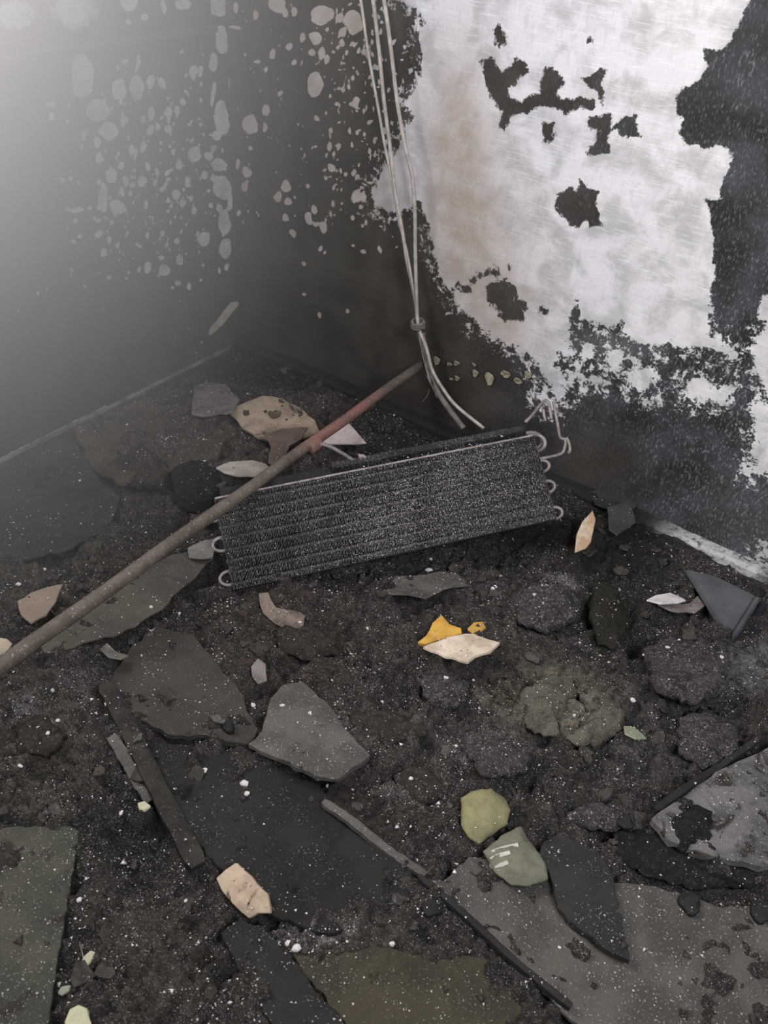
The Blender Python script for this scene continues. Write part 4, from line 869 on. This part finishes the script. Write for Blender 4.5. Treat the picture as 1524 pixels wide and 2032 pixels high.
# paint flakes curling off the lower right wall
M_pf = mottled('yellowed_paint_flake', (.50, .44, .30), (.40, .34, .24), 40, .1)
for i, (px, py, w, h) in enumerate([(893,721,5,5),(907,719,6,6),(944,739,6,8),(972,750,9,13),(1005,741,10,8),(1029,754,8,8),(1048,742,6,10),(897,751,4,4),(908,749,5,6),(867,714,7,9),(942,722,4,4)]):
    P = [on_y(px+w*cos(a)*(1+.2*sin(3*a+i)), py+h*sin(a)*(1+.15*cos(2*a+i)), -.004) for a in [2*pi*k/10 for k in range(10)]]
    c = np.mean(P, axis=0); zr = max(abs(p[2]-c[2]) for p in P)
    V = [np.array([p[0], -.006-.014*max(0, (p[2]-c[2])/zr)*.9, p[2]]) for p in P]; V += [v+np.array([0, .003, 0]) for v in V]
    F = [tuple(range(10)), tuple(range(10, 20))[::-1]]+[(k, k+10, (k+1) % 10+10, (k+1) % 10) for k in range(10)]
    # a short stub of paint ties the flake to the wall
    b = len(V); low = min(range(10), key=lambda k: V[k][2])
    for dx in (-.003, .003):
        V += [V[low]+np.array([dx, .001, .001]), V[low]+np.array([dx, .012, .003])]
    F.append((b, b+1, b+3, b+2))
    tag(recenter(pydata('paint_flake', V, F, M_pf)), 'yellowed paint flake on the right wall, '+['upper left of the pair beside the pipe sleeve', 'upper right of the pair beside the pipe sleeve',
        'narrow one left of the largest flake', 'the largest of the row above the coil', 'broad one just right of the largest flake', 'lower one near the row end', 'rightmost of the row above the coil',
        'lower left one, very small, below the pair', 'lower right one, small, below the pair', 'tall pale one nearest the hanging pipes', 'tiny one above the narrow flake'][i], 'paint flake', 'yellowed paint flakes on the right wall')

# ------------------------------------------------------------------ slanting pole
M_pole = NT('rusty_sooty_pole')
sp = M_pole.n.new('ShaderNodeSeparateXYZ'); M_pole.link(M_pole.tc.outputs['Object'], sp.inputs[0])
cpole = M_pole.mix(M_pole.step(M_pole.noise(16, 5, .65), .35, .65), (.135, .108, .085), (.085, .068, .054))
red = M_pole.math('MULTIPLY', M_pole.step(sp.outputs[1], -.62, -.52), M_pole.step(sp.outputs[1], -.20, -.30))
cpole = M_pole.mix(M_pole.math('MULTIPLY', red, M_pole.step(M_pole.noise(20, 4, .6), .3, .6, .35, .9)), cpole, (.25, .11, .09))
cpole = M_pole.mix(M_pole.math('MULTIPLY', M_pole.step(M_pole.noise(200, 3, .6), .60, .68), .6), cpole, (.36, .33, .31))
M_pole = M_pole.done(cpole, .7, M_pole.bump(M_pole.noise(90, 4, .7), .002))
PE = on_y(842, 719, -.02); PS = on_z(-60, 1366, .235)
pole = empty('slanting_pole'); pole.location = (0, 0, 0)
tag(pole, 'long rusty brown pole slanting across the rubble up to the wall', 'pole')
n = 40; path = [PS+(PE-PS)*i/(n-1)+np.array([0, 0, .0015*sin(i*.6)]) for i in range(n)]
V, F = tube(path, lambda t: .0145-.0025*t, 16, .015); pydata('pole_shaft', V, F, M_pole, pole, True)
tj = .0
J = on_plane(622, 884, (PS+PE)/2, np.cross(PE-PS, np.cross(PE-PS, ray(622, 884))))
dj = (PE-PS)/np.linalg.norm(PE-PS)
V, F = tube([J-dj*.018, J-dj*.012, J+dj*.012, J+dj*.018], lambda t: .0165, 16); pydata('joint_collar', V, F, M_pole, pole, True)
def near(px, py, off): 
    d = ray(px, py); t = np.dot(J-CP, d)/np.dot(d, d); return CP+d*t+np.array([0, 0, off])
V, F = tube(catmull([near(626, 882, .002), near(650, 886, .002), near(678, 896, -.004), near(702, 906, -.012)], 8), .0048, 10); pydata('side_rod', V, F, M_tube, pole, True)

# ------------------------------------------------------------------ pipes hanging down the right wall
M_cop = mottled('ash_coated_copper_pipe', (.50, .45, .39), (.34, .30, .26), 30, .3, rough=.6, metal=.1, bump=.0008)
M_copd = mottled('sooty_pipe', (.20, .175, .15), (.12, .10, .088), 30, .3, rough=.6)
def hang(pts, r, label, name='refrigerant_pipe', mat=M_cop, y=-.05):
    P = [on_y(p[0], p[1], p[2] if len(p) > 2 else y) for p in pts]; V, F = tube(catmull(P, 8), r, 12, .02)
    return tag(recenter(pydata(name, V, F, mat, None, True)), label, 'pipe')
hang([(700,-90),(716,0),(730,100),(748,200),(763,285),(778,360),(790,430),(806,495),(816,548,-.056),(824,600,-.056),(828,648)], .0036, 'thinnest grey pipe, leftmost of the three hanging down the right wall')
hang([(722,-90),(740,0),(752,100),(762,200),(775,300),(784,380),(797,450),(808,520),(819,570),(826,610),(829,648),(836,680),(846,725),(856,760)], .0046, 'middle grey pipe of the three, hanging down the right wall to the coil')
hang([(745,-90),(762,0),(776,100),(788,200),(804,290),(818,350),(823,420),(824,500),(826,570),(830,645),(846,690),(858,735),(878,770),(905,805),(960,850,-.055)], STEP, 'thickest grey pipe, rightmost of the three hanging down the right wall', y=-.062)
hang([(838,660),(845,700),(857,740),(868,775),(886,805,-.08),(920,850,-.10)], .0075, 'dark sooty pipe sleeve below the knot of the hanging pipes', 'pipe_sleeve', M_copd, -.055)
c = on_y(829, 645, -.057); bm = bmesh.new()
V = []; F = []
pts = [c+np.array([.016*cos(a)+.001*sin(5*a), .014*sin(a), .010*sin(a*1.0)*.6+.006*(a/(2*pi))-.006]) for a in [2*pi*3*k/60 for k in range(61)]]
V, F = tube(pts, .0042, 8); tag(recenter(pydata('wire_tie', V, F, M_copd, None, True)), 'sooty wire knot tying the hanging pipes together', 'tie')
for i, pts in enumerate([[(846,745),(858,768),(868,790)], [(852,772),(848,785),(838,798)]]):
    P = [on_y(a, b, -.075) for a, b in pts]; V, F = tube(catmull(P, 6), .0009, 6)
    tag(recenter(pydata('wire_strand', V, F, M_tube)), ['thin loose wire strand along the sooty pipe sleeve', 'short loose wire strand curling left from the sooty pipe sleeve'][i], 'wire')

# sliver of pale plaster sticking in the corner
pX = np.array([1.0, 0, 0]); SP = [(415,664,3),(424,652,6),(436,640,8),(446,627,7),(456,614,8),(465,604,7),(472,600,3)]
V = []; F = []
for k, (x, y, w) in enumerate(SP):
    for sg in (-1, 1):
        for dx in (.010, .016): V.append(on_plane(x+sg*w*.7*(1+.3*(k % 2)), y+sg*w*.62, (dx+.001*k, 0, 0), pX))
for k in range(len(SP)-1):
    b = 4*k
    for q4 in ((0, 1, 5, 4), (1, 3, 7, 5), (3, 2, 6, 7), (2, 0, 4, 6)): F.append(tuple(b+z for z in q4))
F += [(0, 2, 3, 1), tuple(4*(len(SP)-1)+z for z in (0, 1, 3, 2))]
tag(recenter(pydata('plaster_sliver', V, F, M_pale)), 'pale plaster sliver stuck to the left wall low beside the corner', 'sliver')
# ------------------------------------------------------------------ haze volume added for the window's glare over the left wall
hz_m = bpy.data.materials.new('thin_smoke'); hz_m.use_nodes = True; nt = hz_m.node_tree; nt.nodes.clear()
out = nt.nodes.new('ShaderNodeOutputMaterial'); vs_ = nt.nodes.new('ShaderNodeVolumeScatter')
vs_.inputs['Color'].default_value = (1, .965, .85, 1); vs_.inputs['Density'].default_value = .5; vs_.inputs['Anisotropy'].default_value = .0
tc_ = nt.nodes.new('ShaderNodeTexCoord'); sx_ = nt.nodes.new('ShaderNodeSeparateXYZ'); nt.links.new(tc_.outputs['Object'], sx_.inputs[0])
def mr(sock, a, b, lo, hi):
    q_ = nt.nodes.new('ShaderNodeMapRange'); q_.interpolation_type = 'SMOOTHSTEP'; nt.links.new(sock, q_.inputs[0])
    for kk, vv in zip((1, 2, 3, 4), (a, b, lo, hi)): q_.inputs[kk].default_value = vv
    return q_.outputs[0]
def mu(a, b):
    q_ = nt.nodes.new('ShaderNodeMath'); q_.operation = 'MULTIPLY'; nt.links.new(a, q_.inputs[0])
    if isinstance(b, float): q_.inputs[1].default_value = b
    else: nt.links.new(b, q_.inputs[1])
    return q_.outputs[0]
dens = mu(mu(mr(sx_.outputs[0], .05, .95, 1, 0), mr(sx_.outputs[1], -1.0, -.05, 1, .09)), mr(sx_.outputs[2], .1, 1.2, .13, 1))
nt.links.new(mu(dens, 2.9), vs_.inputs['Density'])
nt.links.new(vs_.outputs[0], out.inputs['Volume'])
V = [(x, y, z) for x in (.012, 1.05) for y in (-1.9, -.012) for z in (.02, 1.9)]
F = [(0, 1, 3, 2), (4, 6, 7, 5), (0, 4, 5, 1), (2, 3, 7, 6), (0, 2, 6, 4), (1, 5, 7, 3)]
o = pydata('glare_haze', V, F, hz_m); tag(o, 'thin haze volume added for the window glare in front of the left wall', 'smoke', kind='stuff')
bm = bmesh.new(); bm.from_mesh(o.data); bmesh.ops.recalc_face_normals(bm, faces=bm.faces[:]); bm.to_mesh(o.data); bm.free()
